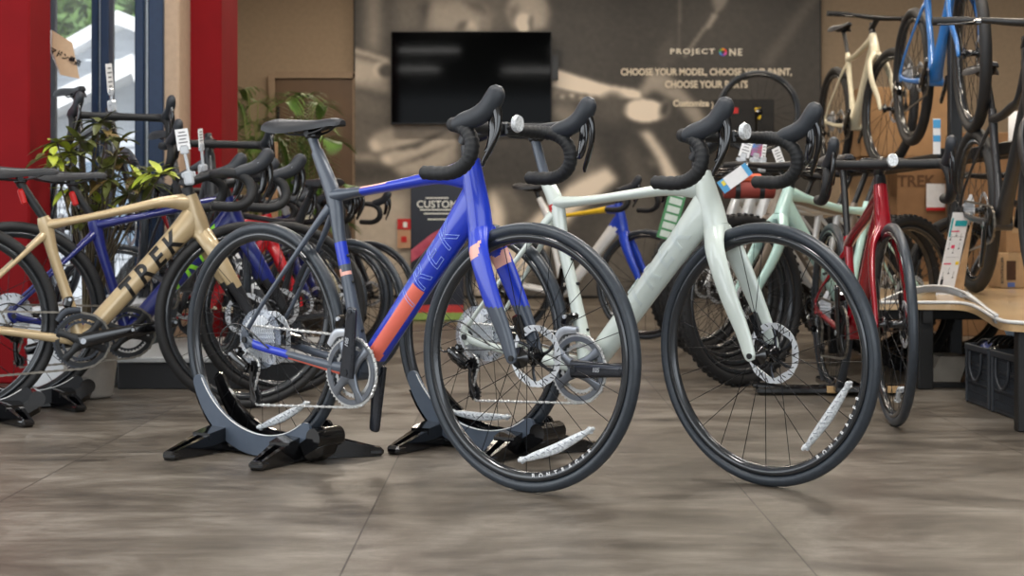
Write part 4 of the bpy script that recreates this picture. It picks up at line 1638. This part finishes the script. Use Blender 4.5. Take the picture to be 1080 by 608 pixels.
bicycle('road_bicycle', 'yellow, blue and white race bicycle in front of the mural', 'bicycle', (-.02, 9.45), .55, kid, [YELF, RACEB, WHF], 0, frame_mi=race_mi, fork_mi=1, sc=.95)

# ---- row of hybrids facing left
ROW2 = 'row of mountain bicycles behind the sage bicycle'
yw = pi - .66
MK = dict(wopt=dict(tyre=mat('tyre_black_knob', (24, 24, 25), .7, nz=.15), knob=True))


def rowbike(fpx, Z, label, col, tx_=None, **k):
    X = (fpx - 540) * Z / FPX
    L = MTB['wb']
    return bicycle('mountain_bicycle', label, 'bicycle', (X - L * cos(yw), Z + L * sin(yw)), yw, MTB, col, 0, txt=tx_, **MK, **k)


blk_left = [dict(s='TREK', size=.08, mat=BTXT, M=lambda G: dt_frame_left(G, .5, .0, .0292), k=dict(shear=.2, space=1.5, bold=.003))]
rowbike(783, 6.35, 'mint green mountain bicycle facing left, nearest of its row behind the white front wheel', [MINT], blk_left)
rowbike(776, 6.75, 'taupe mountain bicycle with pale lettering just behind the mint one', [TAUPE], [dict(s='TREK', size=.08, mat=mat('pale_decal', (190, 180, 168), .4, nz=.03), M=lambda G: dt_frame_left(G, .5, .0, .0292), k=dict(shear=.2, space=1.5, bold=.003))])
rowbike(766, 7.15, 'silver mountain bicycle third from the front of the left-facing row', [SILVF])
rowbike(752, 7.6, 'silver mountain bicycle fourth from the front of the left-facing row', [SILVF])
rowbike(738, 8.1, 'silver mountain bicycle deepest in the left-facing row', [SILVF])

# ---- red bike coming at the camera
redb, SR = bicycle('road_bicycle', 'candy red road bicycle facing the camera at right', 'bicycle', (1.285, 6.10), radians(90), dict(ROAD, barc=(.872, .885), ht=(.805, .815), sj=(.300, .60), mast=(.290, .63), sad=(.06, .955), clamp=(.213, .895), tt=[(.42, .645, .014), (.58, .695, .015), (.70, .74, .018)]), [REDF], 1, steer=.05,
                   fopt=dict(reflectors=[(-70, -50)]))
# ---- two tier rack, cream and blue bikes up, black one lower
bicycle('mountain_bicycle', 'cream rigid mountain bicycle hung high on the rack at upper right', 'bicycle', (2.14, 10.05), radians(86), dict(MTB, bw=.3), [CREAM], 0, z=1.0, steer=-.12, wopt=dict(tyre=mat('tyre_matt', (28, 28, 29), .6)))
bicycle('mountain_bicycle', 'azure blue mountain bicycle hung high on the rack, right of the cream one', 'bicycle', (2.10, 7.95), radians(91), dict(MTB, bw=.3), [AZUR], 0, z=1.09, steer=.1, wopt=dict(tyre=mat('tyre_matt', (28, 28, 29), .6)))
bicycle('mountain_bicycle', 'matt black bicycle above the wooden table at the right edge', 'bicycle', (2.105, 6.9), radians(93), dict(MTB, bw=.36, cranka=-100, barc=(.86, 1.07), ht=(.80, .93)), [BLACKF], 1, z=.367, sc=1.04, wopt=dict(tyre=mat('tyre_matt', (28, 28, 29), .6)))
# a bicycle behind the table
bicycle('mountain_bicycle', 'dark bicycle parked low behind the wooden table', 'bicycle', (3.25, 8.3), pi - .5, dict(MTB, bw=.3), [BLACKF], 0, wopt=dict(tyre=mat('tyre_matt', (28, 28, 29), .6)))

# loose wheel hanging in front of the mural
c = at(800, 119, 12.25)
lw = thing('loose_bicycle_wheel', (c.x, 12.25, c.z - .34), 'loose black road wheel standing above the bars in front of the mural lettering', 'wheel')
wheel(lw, 'rim', .342, .0155, (0, 0, .342), Matrix.Identity(4), 0, False, dict(disc=False))
m = MB(); m.tube([(0, .03, .34), (0, .12, .33), (0, .12, -(c.z - .36))], .012, 10); m.box((0, .12, -(c.z - .35)), (.4, .4, .02))
obj('wheel_post', m, BLK, lw)

# rack posts
rk = thing('bicycle_rack', (2.0, 7.3, 0), 'black two-tier rack post holding the high bicycles at right', 'rack')
xr = px2x(1007, 7.3) - 2.0
m = MB(); m.box((xr, 0, 1.4), (.06, .06, 2.8), None, .006)
obj('post', m, BLK, rk)
m = MB(); m.box((xr + .1, .9, 1.02), (.05, 3.4, .06), None, .006); m.box((xr + .2, .9, 1.02), (.05, 3.4, .06), None, .006)
obj('wheel_rail', m, BLK, rk)
m = MB(); m.box((xr - .02, 0, 1.02), (.14, .05, .05), None, .006); m.box((xr - .02, 0, .0125), (.5, .6, .025), None, .006)
obj('foot_plate', m, BLK, rk)


# ================================================================== PLATFORM, PLANTS
PT = mat('platform_top_grey', (176, 178, 178), .45, nz=.04)
PF = mat('platform_black', (24, 24, 26), .5, nz=.1)
a, c = px2x(124, 6.24), px2x(330, 6.24)
pf = thing('display_platform', ((a + c) / 2, 6.24, 0), 'low black platform with a pale grey top under the window bicycles', 'platform')
m = MB(); m.box((0, .55, .055), (c - a, 1.1, .11), None, .004)
obj('plinth', m, PF, pf)
m = MB(); m.box((0, .55, .121), (c - a + .03, 1.13, .022), None, .004)
obj('platform_top', m, PT, pf)

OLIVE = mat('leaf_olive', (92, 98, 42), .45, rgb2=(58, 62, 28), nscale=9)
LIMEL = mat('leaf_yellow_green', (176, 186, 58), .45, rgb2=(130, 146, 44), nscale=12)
BROWNL = mat('leaf_bronze', (112, 92, 50), .5, nz=.2)
STEMM = mat('plant_stem', (70, 60, 40), .8, nz=.2)


def leaf(m, p, d, L, w_, mi, droop=.3):
    d = V(d).normalized()
    side = d.cross(V((0, 0, 1)))
    if side.length < .05:
        side = V((1, 0, 0))
    side.normalize()
    up = side.cross(d)
    vs = []
    n = 6
    for i in range(n + 1):
        u = i / n
        c = V(p) + d * (L * u) - V((0, 0, 1)) * (droop * L * u * u)
        ww = w_ * (sin(pi * min(1, u * .95 + .04)) ** .8)
        vs += [c - side * ww + up * ww * .25, c, c + side * ww + up * ww * .25]
    fs = []
    for i in range(n):
        for j in range(2):
            q = i * 3 + j
            fs.append((q, q + 1, q + 4, q + 3))
    m.add(vs, fs, mi)


rnd = random.Random(5)
PZY = 5.95
c0 = at(95, 419, PZY)
pl = thing('potted_plant', (c0.x, PZY, 0), 'leafy green and bronze potted plant in a grey-white pot by the left red column', 'potted plant')
m = MB()
m.lathe([(0, .004), (.082, .004), (.088, .012), (.118, .27), (.126, .275), (.126, .295), (.116, .295), (.108, .26), (0, .255)], 40, 0, 'z')
obj('pot', m, mat('pot_greige', (190, 184, 176), .55, nz=.05), pl)
m = MB(); m.lathe([(0, .262), (.108, .262)], 24, 0, 'z')
obj('soil', m, mat('soil', (52, 40, 30), .95, nz=.3, nscale=90), pl)
clus = [(60, 150), (72, 160), (85, 165), (98, 148), (105, 130), (112, 140), (120, 165), (128, 172), (110, 178), (95, 190), (80, 185), (66, 176), (140, 186), (150, 190), (160, 195), (120, 200), (105, 215), (88, 205), (74, 200), (135, 205), (126, 150), (55, 165), (100, 225), (90, 235), (170, 184), (158, 182), (115, 190), (84, 150)]
ms, ml = MB(), MB()
for (px, py) in clus:
    q = at(px, py, PZY + rnd.uniform(-.18, .18)) - V((c0.x, PZY, 0))
    mid = V((q.x * .25 + rnd.uniform(-.03, .03), q.y * .3, q.z * .6))
    ms.tube([(rnd.uniform(-.03, .03), rnd.uniform(-.03, .03), .25), mid, q], [.007, .005, .003], 6, n=4)
    for k in range(9):
        a = 2 * pi * k / 9 + rnd.uniform(-.3, .3)
        el = rnd.uniform(-.5, .8)
        d = V((cos(a) * cos(el), sin(a) * cos(el), sin(el)))
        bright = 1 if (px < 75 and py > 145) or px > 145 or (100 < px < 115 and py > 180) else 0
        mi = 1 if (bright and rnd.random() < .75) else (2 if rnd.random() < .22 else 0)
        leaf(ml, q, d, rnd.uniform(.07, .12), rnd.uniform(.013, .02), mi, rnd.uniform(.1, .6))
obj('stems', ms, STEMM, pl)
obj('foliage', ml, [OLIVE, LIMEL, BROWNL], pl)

PALM = mat('palm_frond_green', (108, 146, 62), .5, rgb2=(66, 98, 40), nscale=6)


def palm(px, Y, label, fr, seed):
    r_ = random.Random(seed)
    t = thing('potted_palm', (px2x(px, Y), Y, 0), label, 'potted palm', 'palms by the back door')
    m = MB(); m.lathe([(0, .003), (.13, .003), (.17, .32), (.16, .32), (.15, .29), (0, .29)], 28, 0, 'z')
    obj('pot', m, mat('palm_pot_dark', (60, 54, 48), .6, nz=.1), t)
    ms, ml = MB(), MB()
    for (tx, ty_, bend) in fr:
        tip = at(tx, ty_, Y + r_.uniform(-.3, .3)) - V((px2x(px, Y), Y, 0))
        p0 = V((r_.uniform(-.04, .04), r_.uniform(-.04, .04), .3))
        top = V((tip.x * .45, tip.y * .45, max(tip.z, .6) * .9 + bend))
        pts = catmull([tuple(p0), tuple(p0.lerp(top, .5) + V((0, 0, .05))), tuple(top), tuple(tip)], 9)
        ms.tube(pts, [.008 - .006 * i / len(pts) for i in range(len(pts))], 5)
        n = len(pts)
        for i in range(n // 3, n):
            p = V(pts[i])
            d = (V(pts[i]) - V(pts[i - 1])).normalized()
            sd = d.cross(V((0, 0, 1)))
            sd = sd.normalized() if sd.length > .05 else V((1, 0, 0))
            for s_ in (-1, 1):
                for o_ in (0, .5):
                    pp = p + (V(pts[i]) - V(pts[i - 1])) * -o_
                    L = .26 * sin(pi * (.25 + .7 * (i / n))) + .05
                    leaf(ml, pp, d * .75 + sd * s_ * (.8) + V((0, 0, .15)), L, .0055, 0, .6)
    obj('stems', ms, mat('palm_stem', (120, 130, 70), .6, nz=.1), t)
    obj('fronds', ml, PALM, t)


palm(318, 9.9, 'larger bright green potted palm in front of the brown door', [(268, 150, .1), (278, 180, .1), (300, 108, .15), (322, 102, .1), (345, 112, .1), (360, 150, .12), (372, 196, .1), (338, 130, .1), (290, 215, .15), (350, 220, .15), (310, 150, .1), (330, 170, .1), (286, 130, .1), (366, 235, .1)], 3)
palm(272, 10.4, 'darker potted palm beside the right red column', [(236, 110, .1), (250, 95, .1), (272, 108, .1), (286, 140, .1), (256, 150, .1), (244, 180, .15), (282, 190, .12), (266, 130, .1)], 9)

# wooden stand board
wb_ = thing('wooden_stand_board', (px2x(285.5, 8.2), 8.2, 0), 'light wood upright board among the handlebars in front of the palm', 'board')
h_ = at(285, 150, 8.2).z
m = MB(); m.box((0, 0, h_ / 2), (.075, .03, h_), None, .003); m.box((0, 0, .012), (.3, .3, .024), None, .004)
obj('upright', m, mat('light_wood', (176, 140, 100), .6, rgb2=(150, 116, 80), nscale=14), wb_)

# ---- extra bikes on the platform and by the window
bicycle('road_bicycle', 'black drop-bar bicycle on the platform, its bar in front of the right red column', 'bicycle', (-1.66, 7.13), radians(62), dict(ROAD, front_reflector=False, barc=(.88, .885)), [BLACKF], 0, z=PLZ)

# ---- price tags in clear clips


def clip_tag(pos, label, w_, h_, tilt=0.0, yaw=0.0, hgt=.07, colr=None, group='price tags in clear clips'):
    t = thing('price_tag', tuple(pos), label, 'price tag', group, rz=yaw)
    Rt = Matrix.Rotation(tilt, 3, 'Y')
    m = MB()
    m.box((0, 0, .0), (.035, .03, .05), Rt, .006)
    m.box((0, 0, .012), (.05, .012, .02), Rt, .004)
    m.tube([(0, 0, .02), Rt @ V((0, 0, hgt))], .006, 8)
    m.box(Rt @ V((0, 0, hgt)), (.03, .014, .03), Rt, .004)
    obj('clip', m, CLEAR, t)
    m = MB()
    cc = Rt @ V((0, 0, hgt + h_ / 2))
    m.box(cc, (w_, .002, h_), Rt)
    cd = obj('card', m, colr or WHITEP, t)
    m = MB()
    for k in range(5):
        q = cc + Rt @ V((0, -.0016, h_ * (.34 - .16 * k)))
        m.box(q, (w_ * (.7 if k % 2 else .5), .001, h_ * .05), Rt)
    obj('small_print', m, mat('print_grey', (110, 110, 112), .6, nz=.1), cd)
    return t


clip_tag(at(199, 188, 5.35), 'white price card in a clear clip on the gold bicycle handlebar', .045, .075, tilt=-.15, yaw=.2, hgt=.10)
clip_tag(at(214, 180, 5.8), 'price card turned edge-on in a clear clip on the deep blue bicycle handlebar', .04, .07, tilt=-.15, yaw=1.35, hgt=.09)
clip_tag(at(118, 112, 6.45), 'price card turned edge-on above the window bicycle handlebar', .05, .12, tilt=-.15, yaw=1.3, hgt=.06)
clip_tag(at(301, 222, 7.6), 'pale card in a clear clip on the bars right of the wooden board', .05, .10, tilt=-.35, yaw=.5, hgt=.14)
clip_tag(at(782, 172, 7.1), 'grey price card in a clear clip behind the sage bicycle light', .05, .09, tilt=.3, yaw=-.2, hgt=.03)
clip_tag(at(796, 172, 7.0), 'red and blue printed card among the clear clips', .05, .08, tilt=.2, yaw=.0, hgt=.03, colr=mat('card_red_blue', (200, 60, 70), .5, rgb2=(70, 130, 190), nscale=18))
clip_tag(at(804, 176, 6.9), 'narrow pale card in a clear clip right of the red and blue card', .02, .09, tilt=.12, yaw=.3, hgt=.03)
clip_tag(at(826, 178, 6.8), 'clear clip with a folded white card beside the sage bicycle drop bar', .04, .08, tilt=-.4, yaw=.3, hgt=.02)
# long blue and white hanging tag
q = at(775, 188, 6.19)
t = thing('hang_tag', tuple(q), 'large blue and white product tag slanting over the orange bag', 'tag')
m = MB(); Rt = Matrix.Rotation(.95, 3, 'Y')
m.box((0, 0, 0), (.055, .004, .14), Rt); m.box(Rt @ V((0, -.003, -.056)), (.055, .003, .03), Rt, mi=1); m.box(Rt @ V((0, -.003, .06)), (.055, .003, .02), Rt, mi=1)
m.box(Rt @ V((-.01, -.005, -.05)), (.02, .003, .014), Rt, mi=2)
obj('card', m, [WHITEP, mat('tag_blue', (80, 160, 210), .5, nz=.03), mat('tag_yellow', (230, 210, 70), .5, nz=.03)], t)
# orange-red handlebar bag
q = at(790, 200, 6.25)
t = thing('handlebar_bag', tuple(q), 'rust red roll bag with orange top strapped under the mountain bicycle bars', 'bag')
m = MB(); m.tube([(-.105, 0, 0), (-.1, 0, 0), (.1, 0, 0), (.105, 0, 0)], [(.03, .03), (.038, .038), (.038, .038), (.03, .03)], 18, 0)
m.box((-.01, .0, .045), (.13, .05, .04), None, .012, mi=1)
obj('roll', m, [mat('bag_rust', (128, 50, 40), .7, bump=.2), mat('bag_orange', (200, 88, 52), .65, bump=.2)], t)
for xx in (-.05, .05):
    m = MB(); m.tube([(xx - .01, 0, 0), (xx + .01, 0, 0)], .040, 18)
    obj('strap', m, BLK, t)
# green printed strip
q = at(709, 225, 7.3)
t = thing('label_strip', tuple(q), 'green and white slanting label strip behind the sage down tube', 'label')
m = MB(); Rt = Matrix.Rotation(.28, 3, 'Y')
m.box((0, 0, 0), (.085, .004, .26), Rt)
for k in range(6):
    m.box(Rt @ V((0, -.003, .10 - .041 * k)), (.06, .002, .03), Rt, mi=1)
obj('strip', m, [mat('label_green', (70, 130, 84), .5, nz=.05), mat('label_pale', (190, 200, 190), .5, nz=.06)], t)

# card on the window bicycle saddle
q = at(77, 80, 7.0)
t = thing('saddle_card', tuple(q), 'tan card with black handwriting standing on the window bicycle saddle', 'card')
TAN = mat('tan_card', (214, 184, 150), .8, nz=.03)
m = MB()
vsh = [(-.057, .004), (-.096, .12), (-.096, .21), (-.004, .153), (.03, -.014)]
m.prism(vsh, -.004, .004)
cd = obj('card', m, TAN, t)
m = MB(); m.prism([(-.060, .0), (-.096, .12), (-.096, .21), (-.110, .212), (-.110, .12)], .002, .006)
obj('folded_side', m, WHITEP, t)
text('handwriting', 'マドン最高', .032, Matrix.Translation((-.034, -.006, .085)) @ Matrix.Rotation(pi / 2, 4, 'X') @ Matrix.Rotation(-.45, 4, 'Z'), BTXT, cd, bold=.0008)

# ================================================================== RIGHT SIDE: TABLE, CRATES, BOXES
TZ = .365


def tp(px, py):
    Z = (CAMH - TZ) * FPX / (py - HOR)
    return ((px - 540) * Z / FPX, Z)


edge = [tp(920, 318), tp(950, 318), tp(985, 318), tp(1012, 318.5), tp(1026, 321.5), tp(1038, 327.5), tp(1049, 334), tp(1060, 337.8), tp(1082, 339.5)]
edge = catmull(edge, 5)
tb = thing('wooden_table', (2.4, 6.2, 0), 'pale wooden table with a curved front edge and black legs at right', 'table')
poly = [(p[0] - 2.4, p[1] - 6.2) for p in edge] + [(.75, 4.85 - 6.2), (.75, 2.1), (-.86, 2.1)]
bm = bmesh.new()
top = [bm.verts.new((x, y, TZ)) for x, y in poly]
f = bm.faces.new(top)
r_ = bmesh.ops.extrude_face_region(bm, geom=[f])
bmesh.ops.translate(bm, verts=[v for v in r_['geom'] if isinstance(v, bmesh.types.BMVert)], vec=(0, 0, -.035))
bmesh.ops.triangulate(bm, faces=[f_ for f_ in bm.faces if len(f_.verts) > 4])
bmesh.ops.recalc_face_normals(bm, faces=bm.faces)
me = bpy.data.meshes.new('tabletop')
bm.to_mesh(me); bm.free()
me.materials.append(mat('pale_ply', (206, 176, 134), .28, rgb2=(188, 156, 114), nscale=2.2, coat=.3))
link('tabletop', me, tb)
m = MB(); m.tube([(p[0] - 2.4, p[1] - 6.2 - .001, TZ - .004) for p in edge], .007, 6)
obj('edge_band', m, mat('edge_band_white', (215, 215, 212), .4, nz=.03), tb)
arc = [at(929, 320, 6.26), at(943, 314, 6.28), at(958, 308.5, 6.3), at(974, 305, 6.32), at(989, 304.5, 6.34), at(1004, 306.5, 6.34), at(1018, 312, 6.3), at(1030, 320, 6.05), at(1041, 329, 5.6), at(1051, 336, 5.1)]
m = MB(); m.tube([p - V((2.4, 6.2, .004)) for p in arc], [(.006, .014)] * len(arc), 10, 0, (0, 1, 0), 5, sq=.5)
m.tube([p - V((2.4, 6.2, -.012)) for p in arc], [(.008, .0035)] * len(arc), 8, 1, (0, 1, 0), 5)
obj('arched_band', m, [mat('band_grey', (120, 122, 124), .4, nz=.05), mat('edge_band_white', (215, 215, 212), .4)], tb)
LEGM = mat('table_black', (22, 22, 22), .5, nz=.1)
for lx, ly in ((1.70, 6.25), (1.70, 8.0), (px2x(1077, 4.95) + .02, 4.97), (3.0, 8.0)):
    m = MB(); m.box((lx - 2.4, ly - 6.2, (TZ - .035) / 2), (.06, .05, TZ - .035), None, .004)
    obj('leg', m, LEGM, tb)
m = MB(); m.box((2.0 - 2.4, 6.40 - 6.2, TZ - .062), (1.0, .05, .05), None, .004); m.box((2.1 - 2.4, 6.3 - 6.2, .012), (.8, .04, .02)); m.box((1.70 - 2.4, 7.1 - 6.2, TZ - .065), (.04, 1.8, .05))
obj('apron', m, LEGM, tb)
# crates
CR = mat('crate_charcoal', (44, 48, 54), .5, nz=.08)


def crate(y0, label):
    t = thing('plastic_crate', (1.93, y0, 0), label, 'crate', 'crates under the table')
    W_, D_, H_ = .40, .29, .225
    m = MB()
    m.box((0, 0, .006), (W_ - .04, D_ - .03, .012))
    for s_ in (-1, 1):
        for zz in (.01, .08, .15, .215):
            m.box((s_ * (W_ / 2 - .004 - .01 * (zz < .2)), 0, zz), (.012, D_ - .01, .012 if zz < .2 else .022), None, .002)
            m.box((0, s_ * (D_ / 2 - .004 - .006 * (zz < .2)), zz), (W_ - .02, .012, .012 if zz < .2 else .022), None, .002)
        for k in range(17):
            m.box((s_ * (W_ / 2 - .010), -D_ / 2 + .012 + (D_ - .024) * k / 16, .11), (.004, .0045, .20))
        for k in range(22):
            m.box((-W_ / 2 + .012 + (W_ - .024) * k / 21, s_ * (D_ / 2 - .009), .11), (.0045, .004, .20))
        for k in range(7):
            m.box((s_ * (W_ / 2 - .010), 0, .02 + k * .028), (.004, D_ - .02, .003))
        for q in (-1, 1):
            m.box((s_ * (W_ / 2 - .012), q * (D_ / 2 - .010), .112), (.022, .018, .22), None, .004)
    obj('basket', m, CR, t)
    m = MB(); m.tube([(-W_ / 2 - .002, -.07, .20), (-W_ / 2 - .004, -.06, .13), (-W_ / 2 - .004, 0, .095), (-W_ / 2 - .004, .06, .13), (-W_ / 2 - .002, .07, .20)], .006, 8, n=6)
    obj('handle', m, CR, t)


crate(5.655, 'charcoal mesh crate under the table, the farther of two')
crate(5.345, 'charcoal mesh crate beside the black table leg, the nearer of two')


def helmet(p, r, col, label, yaw=0.0, roll=0.0):
    t = thing('bicycle_helmet', p, label, 'helmet', 'helmets in the crates', rz=yaw)
    m = MB()
    nu, nv = 26, 12
    vs, fs = [], []
    for i in range(nv + 1):
        e_ = (pi / 2) * i / nv
        for j in range(nu):
            a = 2 * pi * j / nu
            rr_ = 1 - .06 * (1 if (j % 4 == 0 and 1 < i < nv - 1) else 0)
            vs.append((r * 1.35 * cos(e_) * cos(a) * rr_, r * cos(e_) * sin(a) * rr_, r * .95 * sin(e_) * rr_))
    for i in range(nv):
        for j in range(nu):
            fs.append((i * nu + j, i * nu + (j + 1) % nu, (i + 1) * nu + (j + 1) % nu, (i + 1) * nu + j))
    m.X = Matrix.Rotation(roll, 4, 'Y')
    m.add(vs, fs, 0)
    obj('shell', m, col, t)
    m = MB()
    m.X = Matrix.Rotation(roll, 4, 'Y')
    for k in (-2, -1, 0, 1, 2):
        m.tube([(r * 1.37 * cos(a) * .93, k * r * .3, r * .97 * sin(a)) for a in (.5, .8, 1.2, 1.6, 2.0, 2.4)], [(.004, .006)] * 6, 6, 0, n=2)
    obj('vents', m, DARKCAV, t)
    return t


helmet((1.84, 5.60, .19), .075, BLKG, 'black helmet in the farther crate', .6)
helmet((1.92, 5.42, .195), .08, BLK, 'black helmet in the nearer crate', 1.2)
helmet((1.83, 5.74, .185), .06, mat('helmet_navy', (30, 50, 110), .3, coat=.5, nz=.05), 'navy blue helmet at the far side of the farther crate', 1.9)
t = thing('shoe_box', (1.93, 5.62, .185), 'pale blue-grey box leaning out of the farther crate', 'box')
m = MB(); m.box((.02, 0, .065), (.22, .14, .06), Matrix.Rotation(.45, 3, 'Y'), .012)
obj('carton', m, mat('pale_blue_box', (168, 188, 206), .5, nz=.04), t)
m = MB(); m.box((.02, -.072, .065), (.2, .003, .02), Matrix.Rotation(.45, 3, 'Y'))
obj('stripe', m, mat('box_dark_stripe', (70, 84, 100), .5, nz=.04), t)
t = thing('saddle_box', (1.83, 5.24, .20), 'white rounded pack with a red mark standing in the nearer crate', 'box')
m = MB(); m.tube([(.02, 0, .0), (.03, 0, .05), (.06, .02, .12), (.08, .02, .15)], [(.03, .02), (.035, .025), (.03, .025), (.012, .01)], 14, 0, n=4)
m.box((.012, -.02, .06), (.012, .02, .02), None, .003, mi=1)
obj('pack', m, [WHITEP, RED], t)
t = thing('wedge_block', (px2x(993, 6.5), 6.5, 0), 'grey slanted block on the floor under the table', 'block')
m = MB(); m.prism([(-.085, .0), (.045, .0), (.085, .12), (-.035, .12)], -.1, .1)
obj('block_body', m, mat('block_grey', (140, 134, 124), .7, nz=.05), t)

# cardboard boxes
PTAPE = mat('packing_tape', (170, 140, 100), .35, nz=.04)


def carton(px0, px1, py0, py1, Y, depth, label, txt_=None, col=None, grp='cardboard bicycle boxes', yaw=0, tsize=.1, tx_=0, tz_=None, floor_=False):
    a_, c_ = at(px0, py0, Y), at(px1, py1, Y)
    z0_ = 0 if floor_ else c_.z
    t = thing('cardboard_box', ((a_.x + c_.x) / 2, Y + depth / 2, z0_), label, 'cardboard box', grp, rz=yaw)
    W_, H_ = c_.x - a_.x, a_.z - z0_
    m = MB(); m.box((0, 0, H_ / 2), (W_, depth, H_), None, .004)
    obj('carton', m, col or CARD, t)
    m = MB(); m.box((0, 0, H_ + .0008), (.05, depth, .0012)); m.box((0, -depth / 2 - .0008, H_ - .04), (.05, .0012, .08))
    obj('tape', m, PTAPE, t)
    if txt_:
        text('box_lettering', txt_, tsize, Matrix.Translation((tx_, -depth / 2 - .002, tz_ if tz_ is not None else H_ * .7)) @ Matrix.Rotation(pi / 2, 4, 'X'), mat('box_print', (96, 66, 40), .8, nz=.1), t, bold=tsize * .03)
    return t


CARD2 = mat('cardboard_dark', (142, 106, 72), .85, nz=.08, nscale=10)
CARD3 = mat('cardboard_pale', (180, 148, 110), .85, nz=.06, nscale=12)
t1 = carton(946, 1006, 165, 330, 9.6, .25, 'tall cardboard bicycle box with large lettering behind the red bicycle', 'TREK', CARD2, tsize=.10, tx_=-.06, tz_=.95, floor_=True)
carton(896, 944, 120, 330, 10.3, .3, 'pale cardboard box behind the red bicycle handlebar, left of the lettered one', None, CARD3, floor_=True)
carton(908, 1000, 92, 165, 9.9, .3, 'wide cardboard box lying across the top of the lettered bicycle box', None, CARD)
carton(1012, 1084, 140, 330, 9.2, .3, 'large cardboard box at the right edge behind the matt black bicycle', None, CARD2, floor_=True)
t = thing('box_label', tuple(at(988, 208, 9.55)), 'white shipping label with red stripe on the lettered box', 'label')
m = MB(); m.box((0, 0.02, 0), (.12, .003, .17)); m.box((0, .018, -.075), (.12, .003, .02), mi=1)
obj('sticker', m, [WHITEP, RED], t)
t = thing('hanging_label', tuple(at(988, 144, 7.25)), 'narrow blue and white label hanging on the black rack post', 'label')
m = MB(); m.box((0, 0, 0), (.035, .003, .17)); m.box((0, -.002, .06), (.035, .002, .04), mi=1); m.box((0, -.002, -.01), (.035, .002, .03), mi=1)
obj('sticker', m, [WHITEP, mat('tag_blue', (80, 160, 210), .5)], t)
t = thing('paper_roll', tuple(at(1076, 190, 8.0)), 'white printed paper roll at the right edge behind the black frame', 'roll')
m = MB(); m.lathe([(0, 0), (.06, 0), (.06, .36), (.035, .36), (.035, .3), (0, .3)], 28, 0, 'z')
for k in range(3):
    m.box((-.01, -.061, .28 - .05 * k), (.05, .004, .018), mi=1)
obj('roll', m, [WHITEP, mat('print_grey', (110, 110, 112), .6)], t)
# small boxes on the table
sb1 = carton(1055, 1083, 267, 304, 7.45, .2, 'small cardboard box with a cut-out window standing on the table', None, CARD3, 'small boxes on the table')
m = MB(); H1 = (304 - 267) * 7.45 / FPX
m.box((-.012, -.1015, H1 * .5), (.045, .003, H1 * .55)); m.box((-.012, -.102, .016), (.036, .003, .022), mi=1)
obj('window_cutout', m, [mat('box_inside_brown', (70, 44, 26), .8, nz=.1), mat('label_blue_box', (90, 110, 170), .5, nz=.05)], sb1)
text('box_lettering', 'BONTRAGER', .022, Matrix.Translation((-.055, -.102, H1 * .5)) @ Matrix.Rotation(pi / 2, 4, 'X') @ Matrix.Rotation(pi / 2, 4, 'Z'), BTXT, sb1)
sb2 = carton(1062, 1084, 229, 267, 7.5, .18, 'small closed cardboard box stacked on the windowed one', 'BONTRAGER', CARD, 'small boxes on the table', tsize=.02)
# product sign on the table
Zs = 6.75
a_, c_ = at(1009.5, 224, Zs), at(987, 305, Zs)
t = thing('product_sign', (c_.x, Zs, TZ), 'leaning white product sign with teal header on the wooden table', 'sign')
hh = a_.z - TZ
lean = a_.x - c_.x
Ms = Matrix.Identity(4)
m = MB()
wS = .085
m.add([(0, 0, 0), (wS, .03, 0), (lean + wS, .09, hh), (lean, .06, hh), (0, .006, 0), (wS, .036, 0), (lean + wS, .096, hh), (lean, .066, hh)],
      [(0, 1, 2, 3), (4, 7, 6, 5), (0, 3, 7, 4), (1, 5, 6, 2), (3, 2, 6, 7), (0, 4, 5, 1)], 0, False)
obj('panel', m, WHITEP, t)


def sp_(u, v):
    return V((u * wS + lean * v, .03 * u + .06 * v - .0015, hh * v))


m = MB()


def strip(u0, u1, v0, v1, mi):
    m.add([sp_(u0, v0), sp_(u1, v0), sp_(u1, v1), sp_(u0, v1)], [(0, 1, 2, 3)], mi, False)


strip(.25, .95, .83, .90, 0); strip(.02, .12, .70, .93, 0); strip(.1, .6, .76, .775, 1); strip(.15, .9, .70, .705, 2); strip(.3, .5, .56, .60, 1)
strip(.08, .5, .365, .38, 1); strip(.75, .95, .36, .40, 3); strip(.1, .9, .45, .453, 2)
for k in range(9):
    u = (.15, .45, .75)[k % 3]
    v = (.66, .5, .2)[k // 3] + .05 * (k % 2)
    strip(u, u + .02, v, v + .08, 2); strip(u - .04, u + .06, v, v + .012, 4)
strip(.1, .25, .12, .19, 4)
obj('printed_diagram', m, [mat('teal_print', (40, 160, 170), .5, nz=.03), mat('pink_print', (220, 60, 100), .5, nz=.03), mat('print_grey', (110, 110, 112), .6), mat('sticker_yellow', (235, 200, 40), .5), BTXT], t)
m = MB(); m.prism([(wS * .98, 0), (wS + .045, 0), (lean + wS, hh * .98)], .034, .044)
obj('easel_back', m, mat('light_wood', (176, 140, 100), .6), t)
# red bike's floor stand
t = thing('floor_rack', (1.33, 6.05, 0), 'black low floor rack with tan pads under the candy red bicycle', 'rack')
m = MB(); m.box((-.05, 0, .02), (.62, .10, .03), None, .008); m.box((-.28, 0, .03), (.2, .07, .02), Matrix.Rotation(.12, 3, 'Y'), .006)
m.box((0, .1, .03), (.12, .4, .03), None, .006)
obj('base', m, BLKG, t)
for xx in (-.06, .10, .18):
    m = MB(); m.box((xx, -.052, .025), (.05, .006, .028), None, .002)
    obj('pad', m, mat('tan_pad', (196, 160, 110), .6, nz=.05), t)
